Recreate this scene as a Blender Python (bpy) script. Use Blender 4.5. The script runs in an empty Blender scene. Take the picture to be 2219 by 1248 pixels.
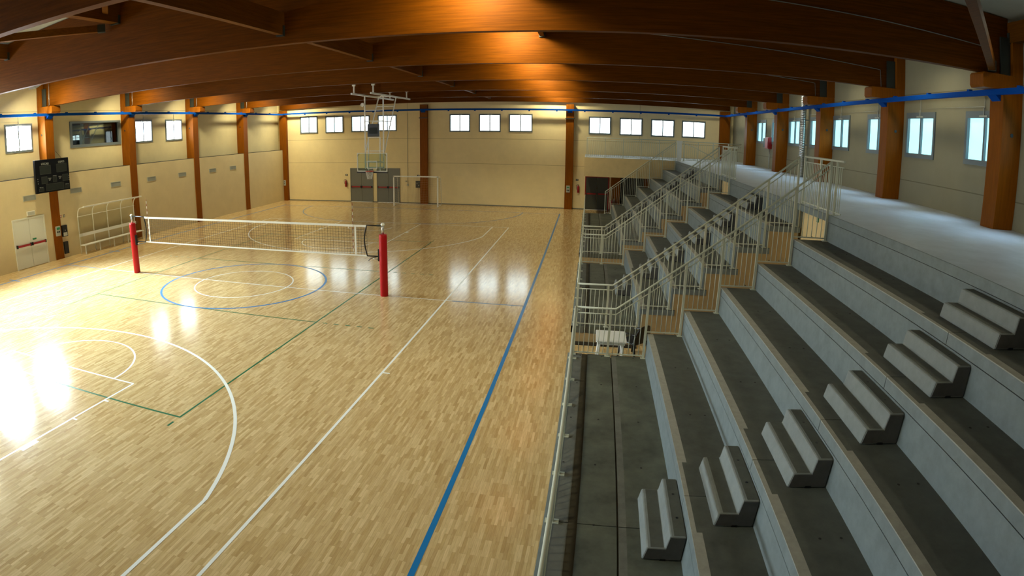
import bpy, math, random
import numpy as np
from mathutils import Vector, Matrix
R = math.radians
random.seed(7)
sc = bpy.context.scene
col = sc.collection

# ------------------------------------------------------------------ camera, world, exposure
W, H = 2219, 1248
LF, LK, CY, CX = 1224.15596, 0.0443871, 531.156, 953.358      # wide fisheye-like lens (pixels)
cam_data = bpy.data.cameras.new('camera')
cam = bpy.data.objects.new('camera', cam_data)
col.objects.link(cam)
cam.location = (11.7358, -16.5056, 5.2488)
cam.rotation_euler = (R(78.49847), R(0.12494), R(14.94399))
sc.camera = cam
cam_data.type = 'PANO'
lens = cam_data if hasattr(cam_data, 'panorama_type') else cam_data.cycles
lens.panorama_type = 'FISHEYE_LENS_POLYNOMIAL'
lens.fisheye_fov = math.pi
cam_data.sensor_fit = 'HORIZONTAL'
cam_data.sensor_width = 36
cam_data.sensor_height = 36 * H / W
_th = np.linspace(0, 1.3, 200)
_r = LF * (_th + LK * _th ** 3) * 36 / W
_co = np.linalg.lstsq(np.stack([_r, _r ** 2, _r ** 3, _r ** 4], 1), _th, rcond=None)[0]
lens.fisheye_polynomial_k0 = 0
for _i in range(4):
    setattr(lens, 'fisheye_polynomial_k%d' % (_i + 1), -float(_co[_i]))
cam_data.shift_x = (W / 2 - CX) / W
cam_data.shift_y = (CY - H / 2) / H
cam_data.clip_end = 200

world = bpy.data.worlds.new('world')
sc.world = world
world.use_nodes = True
world.node_tree.nodes['Background'].inputs[0].default_value = (0.75, 0.9, 1.0, 1)
world.node_tree.nodes['Background'].inputs[1].default_value = 1.0
vs = sc.view_settings
vs.view_transform = 'Standard'
vs.look = 'None'
vs.gamma = 1
vs.exposure = 0.42
sc.cycles.use_denoising = True
sc.cycles.max_bounces = 8
sc.cycles.diffuse_bounces = 5
sc.cycles.glossy_bounces = 4
sc.cycles.transparent_max_bounces = 12
sc.cycles.sample_clamp_indirect = 6

LAMP_W, LAMP_R, LAMP_L = 130, 16, 115        # lamp powers: middle row, right row, left row
PANE_NEAR, PANE_LEFT, PANE_BACK, PANE_RIGHT, PANE_FRONT = 46, 14, 4.8, 0.95, 2
DAY_W, DAY_R = 350, 13              # daylight thrown down through each sunny window

# ------------------------------------------------------------------ materials
def mat(name, color, rough=0.6, metal=0.0, noise=0.0, nscale=8.0, stretch=(1, 1, 1), spec=0.5, coat=0.0, bump=0.0):
    m = bpy.data.materials.new(name)
    m.use_nodes = True
    nt = m.node_tree
    b = nt.nodes['Principled BSDF']
    b.inputs['Base Color'].default_value = (*color, 1)
    b.inputs['Roughness'].default_value = rough
    b.inputs['Metallic'].default_value = metal
    b.inputs['Specular IOR Level'].default_value = spec
    b.inputs['Coat Weight'].default_value = coat
    if noise:
        g = nt.nodes.new('ShaderNodeNewGeometry')
        mp = nt.nodes.new('ShaderNodeMapping')
        mp.inputs['Scale'].default_value = stretch
        n = nt.nodes.new('ShaderNodeTexNoise')
        n.inputs['Scale'].default_value = nscale
        n.inputs['Detail'].default_value = 6
        n.inputs['Roughness'].default_value = 0.65
        r = nt.nodes.new('ShaderNodeValToRGB')
        r.color_ramp.elements[0].position = 0.3
        r.color_ramp.elements[1].position = 0.7
        r.color_ramp.elements[0].color = tuple(c * (1 - noise) for c in color) + (1,)
        r.color_ramp.elements[1].color = tuple(min(1, c * (1 + noise)) for c in color) + (1,)
        nt.links.new(g.outputs['Position'], mp.inputs[0])
        nt.links.new(mp.outputs[0], n.inputs['Vector'])
        nt.links.new(n.outputs['Fac'], r.inputs[0])
        nt.links.new(r.outputs[0], b.inputs['Base Color'])
        if bump:
            bp = nt.nodes.new('ShaderNodeBump')
            bp.inputs['Strength'].default_value = bump
            bp.inputs['Distance'].default_value = 0.02
            nt.links.new(n.outputs['Fac'], bp.inputs['Height'])
            nt.links.new(bp.outputs[0], b.inputs['Normal'])
    return m

def emit(name, color, strength):
    m = bpy.data.materials.new(name)
    m.use_nodes = True
    nt = m.node_tree
    b = nt.nodes['Principled BSDF']
    b.inputs['Base Color'].default_value = (0.8, 0.8, 0.8, 1)
    b.inputs['Emission Color'].default_value = (*color, 1)
    b.inputs['Emission Strength'].default_value = strength
    b.inputs['Roughness'].default_value = 0.5
    return m

def parquet():
    m = bpy.data.materials.new('parquet')
    m.use_nodes = True
    nt = m.node_tree
    L = nt.links.new
    b = nt.nodes['Principled BSDF']
    g = nt.nodes.new('ShaderNodeNewGeometry')
    mp = nt.nodes.new('ShaderNodeMapping')
    mp.inputs['Rotation'].default_value = (0, 0, R(90))
    L(g.outputs['Position'], mp.inputs[0])
    def bricks(w, h, c1, c2, off, bias=0.0):
        t = nt.nodes.new('ShaderNodeTexBrick')
        t.inputs['Scale'].default_value = 1
        t.inputs['Brick Width'].default_value = w
        t.inputs['Row Height'].default_value = h
        t.inputs['Mortar Size'].default_value = 0.0006
        t.inputs['Mortar Smooth'].default_value = 0.3
        t.inputs['Bias'].default_value = bias
        t.inputs['Color1'].default_value = (*c1, 1)
        t.inputs['Color2'].default_value = (*c2, 1)
        t.inputs['Mortar'].default_value = (c1[0] * .55, c1[1] * .5, c1[2] * .45, 1)
        t.offset = off
        t.offset_frequency = 3
        t.squash_frequency = 3
        L(mp.outputs[0], t.inputs['Vector'])
        return t
    t1 = bricks(0.34, 0.047, (0.77, 0.60, 0.325), (0.57, 0.405, 0.18), 0.37)
    t2 = bricks(0.34, 0.047, (1.0, 1.0, 1.0), (0.74, 0.66, 0.57), 0.37, -0.45)
    # second pattern is shifted so whole boards of different tone appear
    mp2 = nt.nodes.new('ShaderNodeMapping')
    mp2.inputs['Rotation'].default_value = (0, 0, R(90))
    mp2.inputs['Location'].default_value = (0.34 * 7, 0.047 * 33, 0)
    L(g.outputs['Position'], mp2.inputs[0])
    L(mp2.outputs[0], t2.inputs['Vector'])
    mx = nt.nodes.new('ShaderNodeMix'); mx.data_type = 'RGBA'; mx.blend_type = 'MULTIPLY'
    mx.inputs[0].default_value = 1.0
    L(t1.outputs['Color'], mx.inputs[6]); L(t2.outputs['Color'], mx.inputs[7])
    # grain
    mp3 = nt.nodes.new('ShaderNodeMapping'); mp3.inputs['Scale'].default_value = (60, 5, 1)
    L(g.outputs['Position'], mp3.inputs[0])
    n = nt.nodes.new('ShaderNodeTexNoise'); n.inputs['Scale'].default_value = 1; n.inputs['Detail'].default_value = 5
    L(mp3.outputs[0], n.inputs['Vector'])
    cr = nt.nodes.new('ShaderNodeValToRGB')
    cr.color_ramp.elements[0].position = 0.3; cr.color_ramp.elements[0].color = (0.86, 0.81, 0.75, 1)
    cr.color_ramp.elements[1].position = 0.75; cr.color_ramp.elements[1].color = (1.08, 1.08, 1.08, 1)
    L(n.outputs['Fac'], cr.inputs[0])
    mx2 = nt.nodes.new('ShaderNodeMix'); mx2.data_type = 'RGBA'; mx2.blend_type = 'MULTIPLY'
    mx2.inputs[0].default_value = 1.0
    L(mx.outputs[2], mx2.inputs[6]); L(cr.outputs[0], mx2.inputs[7])
    L(mx2.outputs[2], b.inputs['Base Color'])
    b.inputs['Roughness'].default_value = 0.15
    b.inputs['Specular IOR Level'].default_value = 0.55
    n2 = nt.nodes.new('ShaderNodeTexNoise'); n2.inputs['Scale'].default_value = 14; n2.inputs['Detail'].default_value = 2
    L(g.outputs['Position'], n2.inputs['Vector'])
    bp = nt.nodes.new('ShaderNodeBump'); bp.inputs['Strength'].default_value = 0.05; bp.inputs['Distance'].default_value = 0.02
    L(n2.outputs['Fac'], bp.inputs['Height']); L(bp.outputs[0], b.inputs['Normal'])
    return m

def seamed_wall(name, color, zs=(), axis_seams=None, rough=0.75):
    """painted precast panels with thin joints at given heights and given positions along the wall"""
    m = mat(name, color, rough, noise=0.05, nscale=1.2)
    nt = m.node_tree
    b = nt.nodes['Principled BSDF']
    src = b.inputs['Base Color'].links[0].from_socket
    g = nt.nodes.new('ShaderNodeNewGeometry')
    sp = nt.nodes.new('ShaderNodeSeparateXYZ')
    nt.links.new(g.outputs['Position'], sp.inputs[0])
    acc = None
    lst = [('Z', z) for z in zs]
    if axis_seams:
        lst += [(axis_seams[0], v) for v in axis_seams[1]]
    for ax, v in lst:
        c = nt.nodes.new('ShaderNodeMath'); c.operation = 'COMPARE'
        c.inputs[1].default_value = v; c.inputs[2].default_value = 0.014
        nt.links.new(sp.outputs[ax], c.inputs[0])
        if acc is None:
            acc = c.outputs[0]
        else:
            a = nt.nodes.new('ShaderNodeMath'); a.operation = 'MAXIMUM'
            nt.links.new(acc, a.inputs[0]); nt.links.new(c.outputs[0], a.inputs[1]); acc = a.outputs[0]
    if acc is not None:
        mx = nt.nodes.new('ShaderNodeMix'); mx.data_type = 'RGBA'
        nt.links.new(acc, mx.inputs[0]); nt.links.new(src, mx.inputs[6])
        mx.inputs[7].default_value = (color[0] * .6, color[1] * .57, color[2] * .5, 1)
        nt.links.new(mx.outputs[2], b.inputs['Base Color'])
    return m

def glass(name, tint, rough=0.02, alpha=0.12):
    m = bpy.data.materials.new(name)
    m.use_nodes = True
    nt = m.node_tree
    nt.nodes.clear()
    o = nt.nodes.new('ShaderNodeOutputMaterial')
    t = nt.nodes.new('ShaderNodeBsdfTransparent'); t.inputs[0].default_value = (*tint, 1)
    gl = nt.nodes.new('ShaderNodeBsdfGlossy'); gl.inputs['Roughness'].default_value = rough
    f = nt.nodes.new('ShaderNodeFresnel'); f.inputs[0].default_value = 1.5
    mx = nt.nodes.new('ShaderNodeMixShader')
    nt.links.new(f.outputs[0], mx.inputs[0]); nt.links.new(t.outputs[0], mx.inputs[1]); nt.links.new(gl.outputs[0], mx.inputs[2])
    nt.links.new(mx.outputs[0], o.inputs[0])
    return m

M = {}
M['floor'] = parquet()
M['line_white'] = mat('line_white', (0.92, 0.95, 0.90), 0.25)
M['line_blue'] = mat('line_blue', (0.006, 0.19, 0.50), 0.3)
M['line_green'] = mat('line_green', (0.008, 0.15, 0.06), 0.3)
WALLC = (0.66, 0.58, 0.345)
M['wall_left'] = seamed_wall('wall_left_paint', WALLC, (7.0,))
M['wall_panel'] = mat('wall_panel_paint', (0.64, 0.545, 0.33), 0.7, noise=0.05, nscale=1.2)
M['wall_back'] = seamed_wall('wall_back_paint_lit', (0.84, 0.72, 0.42), (2.98, 4.75), ('X', (-1.23, 15.2)))  # brighter copy of the cream paint, stronger light put into its colour
M['wall_right'] = seamed_wall('wall_right_paint_shaded', (0.27, 0.25, 0.165), (7.0, 4.45))  # darker copy of the cream paint, the wall's shade put into colour
M['cream'] = mat('cream_paint', (0.72, 0.56, 0.28), 0.7, noise=0.06, nscale=3)
M['beige'] = mat('beige_paint', (0.44, 0.32, 0.16), 0.6, noise=0.08, nscale=5)
M['roof'] = mat('roof_panel', (0.34, 0.34, 0.28), 0.7, noise=0.05, nscale=2)
M['wood_x'] = mat('glulam_x_dim', (0.096, 0.0275, 0.0005), 0.55, noise=0.30, nscale=3, stretch=(0.35, 1, 9), spec=0.05)  # darker than the column timber: dim light under the roof put into colour
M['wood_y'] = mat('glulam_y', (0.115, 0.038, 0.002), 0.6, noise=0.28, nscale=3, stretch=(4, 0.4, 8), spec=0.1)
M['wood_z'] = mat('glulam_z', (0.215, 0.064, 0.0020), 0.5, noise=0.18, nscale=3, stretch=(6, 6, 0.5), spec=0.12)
M['steel_dark'] = mat('steel_dark', (0.05, 0.06, 0.055), 0.45, 0.6)
M['galv'] = mat('galvanised', (0.55, 0.56, 0.55), 0.35, 0.8, noise=0.12, nscale=20)
M['blue'] = mat('blue_paint', (0.002, 0.055, 0.31), 0.7, spec=0.05)
M['frame_grey'] = mat('grey_aluminium', (0.17, 0.21, 0.235), 0.45, 0.2)
M['pane_left'] = emit('pane_left', (0.90, 0.97, 1.0), PANE_LEFT)
M['pane_near'] = emit('pane_sunny', (0.88, 0.96, 1.0), PANE_NEAR)
M['pane_back'] = emit('pane_back', (0.80, 0.97, 1.0), PANE_BACK)
M['pane_right'] = emit('pane_right', (0.36, 0.86, 0.95), PANE_RIGHT)
M['pane_front'] = emit('pane_front', (0.80, 0.97, 1.0), PANE_FRONT)
M['inner_pane'] = emit('inner_pane', (0.5, 0.95, 1.0), 1.0)
M['glass'] = glass('clear_glass', (0.80, 0.88, 0.86))
M['plexi'] = glass('plexi', (0.93, 0.94, 0.90), 0.08)
M['board_glass'] = glass('board_glass', (0.86, 0.93, 0.90), 0.03)
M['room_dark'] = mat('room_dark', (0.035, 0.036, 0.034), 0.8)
M['concrete'] = mat('concrete', (0.170, 0.208, 0.218), 0.7, noise=0.14, nscale=5, bump=0.05)
M['tread'] = mat('concrete_tread_shaded', (0.084, 0.093, 0.080), 0.75, noise=0.22, nscale=4, bump=0.05)  # darkened copy of the concrete: dim light on upward faces put into colour
M['nosing'] = mat('concrete_nosing', (0.33, 0.335, 0.295), 0.7, noise=0.12, nscale=9)
M['platform'] = mat('concrete_platform', (0.086, 0.096, 0.074), 0.7, noise=0.45, nscale=1.6, bump=0.05)
M['platform_edge'] = mat('concrete_platform_edge', (0.125, 0.130, 0.112), 0.7, noise=0.25, nscale=4)
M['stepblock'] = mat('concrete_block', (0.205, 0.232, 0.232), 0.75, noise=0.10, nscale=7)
M['stepend_shaded'] = mat('concrete_block_end_shaded', (0.078, 0.078, 0.076), 0.8, noise=0.12, nscale=9)  # darker than the block: shade on its near end put into the colour
M['deck'] = mat('deck_paint', (0.37, 0.42, 0.48), 0.5, noise=0.10, nscale=2.5)
M['rail'] = mat('cream_white_paint', (0.55, 0.585, 0.49), 0.4)
M['white'] = mat('white_paint', (0.82, 0.84, 0.80), 0.4)
M['white_net'] = mat('white_tape', (0.88, 0.90, 0.86), 0.7)
M['cord'] = mat('net_cord', (0.05, 0.04, 0.03), 0.8)
M['goal_net'] = mat('goal_net_cord', (0.55, 0.42, 0.26), 0.8)
M['red'] = mat('red_vinyl', (0.42, 0.003, 0.006), 0.45, spec=0.3)
M['red_dark'] = mat('red_paint', (0.30, 0.006, 0.010), 0.4)
M['black'] = mat('black_plastic', (0.006, 0.007, 0.009), 0.35)
M['board_black'] = mat('scoreboard_black', (0.004, 0.005, 0.007), 0.4, spec=0.15)
M['digit'] = mat('display_window', (0.020, 0.024, 0.023), 0.35, spec=0.15)
M['digit_edge'] = mat('display_edge', (0.05, 0.055, 0.05), 0.5)
M['text_grey'] = mat('grey_lettering', (0.34, 0.37, 0.36), 0.6)
M['door_light'] = mat('door_light_grey', (0.70, 0.74, 0.68), 0.45)
M['door_dark'] = mat('door_dark_grey', (0.16, 0.17, 0.155), 0.4)
M['door_black'] = mat('door_charcoal', (0.05, 0.055, 0.045), 0.45)
M['vent'] = mat('vent_grey', (0.42, 0.44, 0.39), 0.5)
M['green'] = mat('sign_green', (0.02, 0.22, 0.10), 0.5)
M['sign_white'] = mat('sign_white', (0.75, 0.75, 0.68), 0.5)
M['plastic_white'] = mat('white_plastic', (0.80, 0.82, 0.80), 0.35)
M['orange'] = mat('rim_orange', (0.55, 0.05, 0.02), 0.4)
M['channel'] = mat('channel_stain', (0.07, 0.062, 0.042), 0.8, noise=0.25, nscale=3)
M['gap'] = mat('dark_joint', (0.02, 0.02, 0.017), 0.9)
M['conduit'] = mat('conduit_grey', (0.16, 0.16, 0.15), 0.5)
M['lamp_lens'] = emit('lamp_lens', (1.0, 0.95, 0.80), 14)
M['underdoor_light'] = mat('pale_underdoor_light', (0.75, 0.80, 0.85), 0.25, 0.3)  # pale colour standing in for daylight that shows under the doors

# ------------------------------------------------------------------ mesh builder
class MB:
    def __init__(s):
        s.v = []; s.f = []; s.mi = []; s.cur = 0; s.sm = []
    def add(s, vs, fs, smooth=False):
        o = len(s.v)
        s.v += [tuple(map(float, p)) for p in vs]
        for f in fs:
            s.f.append(tuple(o + i for i in f)); s.mi.append(s.cur); s.sm.append(smooth)
        return s
    def slot(s, i):
        s.cur = i; return s
    def box(s, x0, x1, y0, y1, z0, z1):
        if x0 > x1: x0, x1 = x1, x0
        if y0 > y1: y0, y1 = y1, y0
        if z0 > z1: z0, z1 = z1, z0
        return s.add([(x0, y0, z0), (x1, y0, z0), (x1, y1, z0), (x0, y1, z0), (x0, y0, z1), (x1, y0, z1), (x1, y1, z1), (x0, y1, z1)],
                     [(0, 3, 2, 1), (4, 5, 6, 7), (0, 1, 5, 4), (1, 2, 6, 5), (2, 3, 7, 6), (3, 0, 4, 7)])
    def prism(s, pts, axis, a, b):
        """polygon pts extruded along axis from a to b; pts are the two other coordinates in xyz order"""
        def P(p, t):
            if axis == 'y': return (p[0], t, p[1])
            if axis == 'x': return (t, p[0], p[1])
            return (p[0], p[1], t)
        n = len(pts)
        vs = [P(p, a) for p in pts] + [P(p, b) for p in pts]
        fs = [(i, (i + 1) % n, n + (i + 1) % n, n + i) for i in range(n)]
        fs += [tuple(range(n - 1, -1, -1)), tuple(range(n, 2 * n))]
        return s.add(vs, fs)
    def bar(s, a, b, w, h, up=(0, 0, 1)):
        a = Vector(a); b = Vector(b); d = (b - a).normalized()
        u = Vector(up)
        if abs(d.dot(u)) > .99: u = Vector((0, 1, 0))
        sx = d.cross(u).normalized() * (w / 2); uz = sx.cross(d).normalized() * (h / 2)
        vs = []
        for p in (a, b):
            vs += [p - sx - uz, p + sx - uz, p + sx + uz, p - sx + uz]
        return s.add(vs, [(0, 1, 2, 3), (7, 6, 5, 4), (0, 4, 5, 1), (1, 5, 6, 2), (2, 6, 7, 3), (3, 7, 4, 0)])
    def tube(s, pts, r, n=8, closed=False):
        pts = [Vector(p) for p in pts]
        k = len(pts)
        vs = []
        prev = None
        for i, p in enumerate(pts):
            if closed:
                d = (pts[(i + 1) % k] - pts[i - 1]).normalized()
            else:
                d = ((pts[i + 1] - p).normalized() if i + 1 < k else Vector((0, 0, 0))) + ((p - pts[i - 1]).normalized() if i else Vector((0, 0, 0)))
                d = d.normalized()
            if prev is None:
                u = Vector((0, 0, 1)) if abs(d.z) < .9 else Vector((0, 1, 0))
                u = (u - d * u.dot(d)).normalized()
            else:
                u = (prev - d * prev.dot(d)).normalized()
            prev = u
            w = d.cross(u)
            for j in range(n):
                a = 2 * math.pi * j / n
                vs.append(p + (u * math.cos(a) + w * math.sin(a)) * r)
        fs = []
        m = k if closed else k - 1
        for i in range(m):
            for j in range(n):
                a = i * n + j; b2 = i * n + (j + 1) % n
                c = ((i + 1) % k) * n + (j + 1) % n; d2 = ((i + 1) % k) * n + j
                fs.append((a, b2, c, d2))
        s.add(vs, fs, True)
        if not closed:
            o = len(s.v) - len(vs)
            s.f.append(tuple(o + j for j in range(n - 1, -1, -1))); s.mi.append(s.cur); s.sm.append(False)
            s.f.append(tuple(o + (k - 1) * n + j for j in range(n))); s.mi.append(s.cur); s.sm.append(False)
        return s
    def lathe(s, c, prof, n=20):
        """prof: list of (radius, z) revolved about the vertical through c"""
        vs = []; k = len(prof)
        for r, z in prof:
            for j in range(n):
                a = 2 * math.pi * j / n
                vs.append((c[0] + r * math.cos(a), c[1] + r * math.sin(a), c[2] + z))
        fs = [(i * n + j, i * n + (j + 1) % n, (i + 1) * n + (j + 1) % n, (i + 1) * n + j) for i in range(k - 1) for j in range(n)]
        s.add(vs, fs, True)
        o = len(s.v) - len(vs)
        s.f.append(tuple(o + j for j in range(n - 1, -1, -1))); s.mi.append(s.cur); s.sm.append(False)
        s.f.append(tuple(o + (k - 1) * n + j for j in range(n))); s.mi.append(s.cur); s.sm.append(False)
        return s
    def build(s, name, mats, parent=None, origin=None, bevel=0.0):
        """links the mesh; coordinates are world ones, shifted to the origin of the parent or to `origin`"""
        o = Vector(origin) if origin is not None else (Vector(parent['org']) if parent is not None and 'org' in parent else Vector((0, 0, 0)))
        me = bpy.data.meshes.new(name)
        me.from_pydata([tuple(Vector(p) - o) for p in s.v], [], s.f)
        for m in (mats if isinstance(mats, (list, tuple)) else [mats]):
            me.materials.append(m)
        me.polygons.foreach_set('material_index', s.mi)
        me.polygons.foreach_set('use_smooth', s.sm)
        me.update()
        ob = bpy.data.objects.new(name, me)
        col.objects.link(ob)
        if parent is not None:
            ob.parent = parent
            ob['org'] = list(o)
        else:
            ob.location = o
            ob['org'] = list(o)
        if bevel:
            bv = ob.modifiers.new('bevel', 'BEVEL'); bv.width = bevel; bv.segments = 2; bv.limit_method = 'ANGLE'
        return ob

def tag(o, label=None, cat=None, group=None, kind=None):
    if label: o['label'] = label
    if cat: o['category'] = cat
    if group: o['group'] = group
    if kind: o['kind'] = kind
    return o

def empty(name, loc, label=None, cat=None, group=None, kind=None):
    o = bpy.data.objects.new(name, None)
    o.empty_display_size = 0.2
    col.objects.link(o)
    o.location = loc
    o['org'] = list(loc)
    return tag(o, label, cat, group, kind)

def dup(root, loc, label=None, group=None, rotz=None):
    r = root.copy(); col.objects.link(r); r.location = loc
    if rotz is not None: r.rotation_euler = (0, 0, rotz)
    if label: r['label'] = label
    if group: r['group'] = group
    for ch in list(root.children):
        c = ch.copy(); col.objects.link(c); c.parent = r
        for g in list(ch.children):
            d = g.copy(); col.objects.link(d); d.parent = c
    return r

def text(body, size, loc, rot, m, parent, name='lettering', align='CENTER', extrude=0.002):
    c = bpy.data.curves.new(name, 'FONT')
    c.body = body; c.size = size; c.align_x = align; c.align_y = 'CENTER'; c.extrude = extrude
    c.materials.append(m)
    tmp = bpy.data.objects.new('tmp', c)
    col.objects.link(tmp)
    dg = bpy.context.evaluated_depsgraph_get(); dg.update()
    me = bpy.data.meshes.new_from_object(tmp.evaluated_get(dg))
    bpy.data.objects.remove(tmp)
    o = bpy.data.objects.new(name, me)
    col.objects.link(o)
    o.parent = parent
    o.location = Vector(loc) - Vector(parent['org'])
    o.rotation_euler = rot
    return o

FACE_PX = (R(90), 0, R(90))      # reads from +x
FACE_NY = (R(90), 0, 0)          # reads from -y
FACE_NX = (R(90), 0, R(-90))     # reads from -x

# ------------------------------------------------------------------ main dimensions
XL, XLF, XR, XRF = -12.1, -11.5, 21.7, 21.1      # side walls and the faces of their columns
YB, YF = 22.9, -22.9
FR = [0.75 + 5.57 * k for k in range(-3, 5)]; FR[-1] = 22.78
ORD = ['first', 'second', 'third', 'fourth', 'fifth', 'sixth', 'seventh', 'eighth', 'ninth', 'tenth', 'eleventh', 'twelfth']
Z0, RISE, X1, TR, ZD = 0.44, 0.5633, 13.23, 0.757, 3.82
def TX(i): return X1 + TR * (i - 1)
def TZ(i): return Z0 + RISE * i
def roof_z(x): return 9.75 - abs(x - 4.85) * 0.078
def beam_z(x): return 7.36 - 0.19 * (abs(x - 4.8) / 16.2) ** 2

# ------------------------------------------------------------------ shell
floor = MB().box(XL, XR, YF, YB, -0.2, 0).build('floor', M['floor'])
tag(floor, 'glossy light strip parquet floor of the sports hall', 'floor', kind='structure')

def holes_wall(name, axis, t0, t1, u0, u1, z0, z1, holes, m, label):
    """wall slab with rectangular openings; axis is its normal"""
    us = sorted({u0, u1} | {h[0] for h in holes} | {h[1] for h in holes})
    zs = sorted({z0, z1} | {h[2] for h in holes} | {h[3] for h in holes})
    b = MB()
    for i in range(len(us) - 1):
        run = None
        for j in range(len(zs) - 1):
            uc, zc = (us[i] + us[i + 1]) / 2, (zs[j] + zs[j + 1]) / 2
            solid = not any(h[0] < uc < h[1] and h[2] < zc < h[3] for h in holes)
            if solid:
                run = [zs[j] if run is None else run[0], zs[j + 1]]
            if (not solid or j == len(zs) - 2) and run:
                if axis == 'x': b.box(t0, t1, us[i], us[i + 1], *run)
                else: b.box(us[i], us[i + 1], t0, t1, *run)
                run = None
    o = b.build(name, m)
    return tag(o, label, 'wall', kind='structure')

left_win = [(-15.1, -13.7), (-12.55, -11.1), (-9.6, -8.15), (-6.95, -5.5), (-4.0, -2.55), (-1.38, 0.12), (7.13, 8.53), (9.75, 11.22)]
right_win = [(-15.6, -14.0), (-12.5, -10.95), (-10.0, -8.45), (-6.9, -5.35), (-4.42, -2.87), (-1.31, 0.26), (1.45, 2.99), (4.53, 6.06), (7.05, 8.60), (9.9, 11.43), (12.65, 14.2), (15.3, 17.0)]
back_win = [(-10.02, -8.55, 5.28, 6.55), (-7.81, -6.35, 5.27, 6.5), (-5.64, -4.2, 5.3, 6.48), (-3.5, -2.08, 5.33, 6.48), (1.96, 3.40, 5.25, 6.47), (4.09, 5.58, 5.26, 6.47), (6.22, 7.81, 5.27, 6.48),
            (11.74, 13.21, 5.23, 6.38), (13.85, 15.36, 5.22, 6.36), (16.0, 17.56, 5.22, 6.35), (18.13, 19.71, 5.24, 6.34)]
front_win = [(x0, x1, 5.25, 6.45) for x0, x1 in ((-10, -8.5), (-7.8, -6.3), (2, 3.5), (4.1, 5.6), (6.2, 7.8))]
booth = (2.5, 5.95, 5.22, 6.42)

holes_wall('wall_left', 'x', XL - 0.3, XL, YF, YB, 0, 9.9, [(a, b, 5.2, 6.43) for a, b in left_win] + [booth], M['wall_left'], 'cream painted side wall on the scoreboard side of the hall')
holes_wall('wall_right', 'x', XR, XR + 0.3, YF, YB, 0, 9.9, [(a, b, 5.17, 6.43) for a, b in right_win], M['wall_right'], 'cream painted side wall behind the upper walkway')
holes_wall('wall_back', 'y', YB, YB + 0.3, XL - 0.3, XR + 0.3, 0, 10, [w for w in back_win], M['wall_back'], 'cream painted end wall behind the goal with a high row of windows')
holes_wall('wall_front', 'y', YF - 0.3, YF, XL - 0.3, XR + 0.3, 0, 10, front_win, M['wall_back'], 'cream painted end wall facing the goal end')
# projecting lower panel of the left wall, bay by bay between the columns
b = MB()
ys = [YF] + FR[:-1] + [YB]
for i in range(len(ys) - 1):
    a = ys[i] + (0.25 if i else 0); c = ys[i + 1] - (0.25 if i < len(ys) - 2 else 0.02)
    b.box(XL + 0.002, XLF - 0.05, a, c, 0, 4.0)
tag(b.build('trim_1', M['wall_panel']), 'projecting lower cream wall panelling behind the bench and scoreboard', 'wall panel', kind='structure')
b = MB()
for i in range(len(ys) - 1):
    b.box(XL + .002, XLF - .06, ys[i] + (0.25 if i else 0), ys[i + 1] - (0.25 if i < len(ys) - 2 else 0.02), 4.0, 4.012)
tag(b.build('trim_2', M['gap']), 'dark unpainted top ledge of the projecting lower wall panelling', 'wall ledge', kind='structure')
# roof
cl = MB().prism([(XL - 0.3, roof_z(XL) - 0.02), (4.85, 9.75), (XR + 0.3, roof_z(XR) - 0.02), (XR + 0.3, roof_z(XR) + 0.3), (4.85, 10.1), (XL - 0.3, roof_z(XL) + 0.3)], 'y', YF - 0.3, YB + 0.3).build('ceiling', M['roof'])
tag(cl, 'pale low pitched roof deck above the timber beams', 'ceiling', kind='structure')
# skirting: thin dark joint at the foot of the walls
tag(MB().box(XL, XRF, YB - 0.02, YB, 0, 0.06).build('baseboard_back', M['door_dark']), 'thin dark skirting along the end wall', 'skirting', kind='structure')

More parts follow.
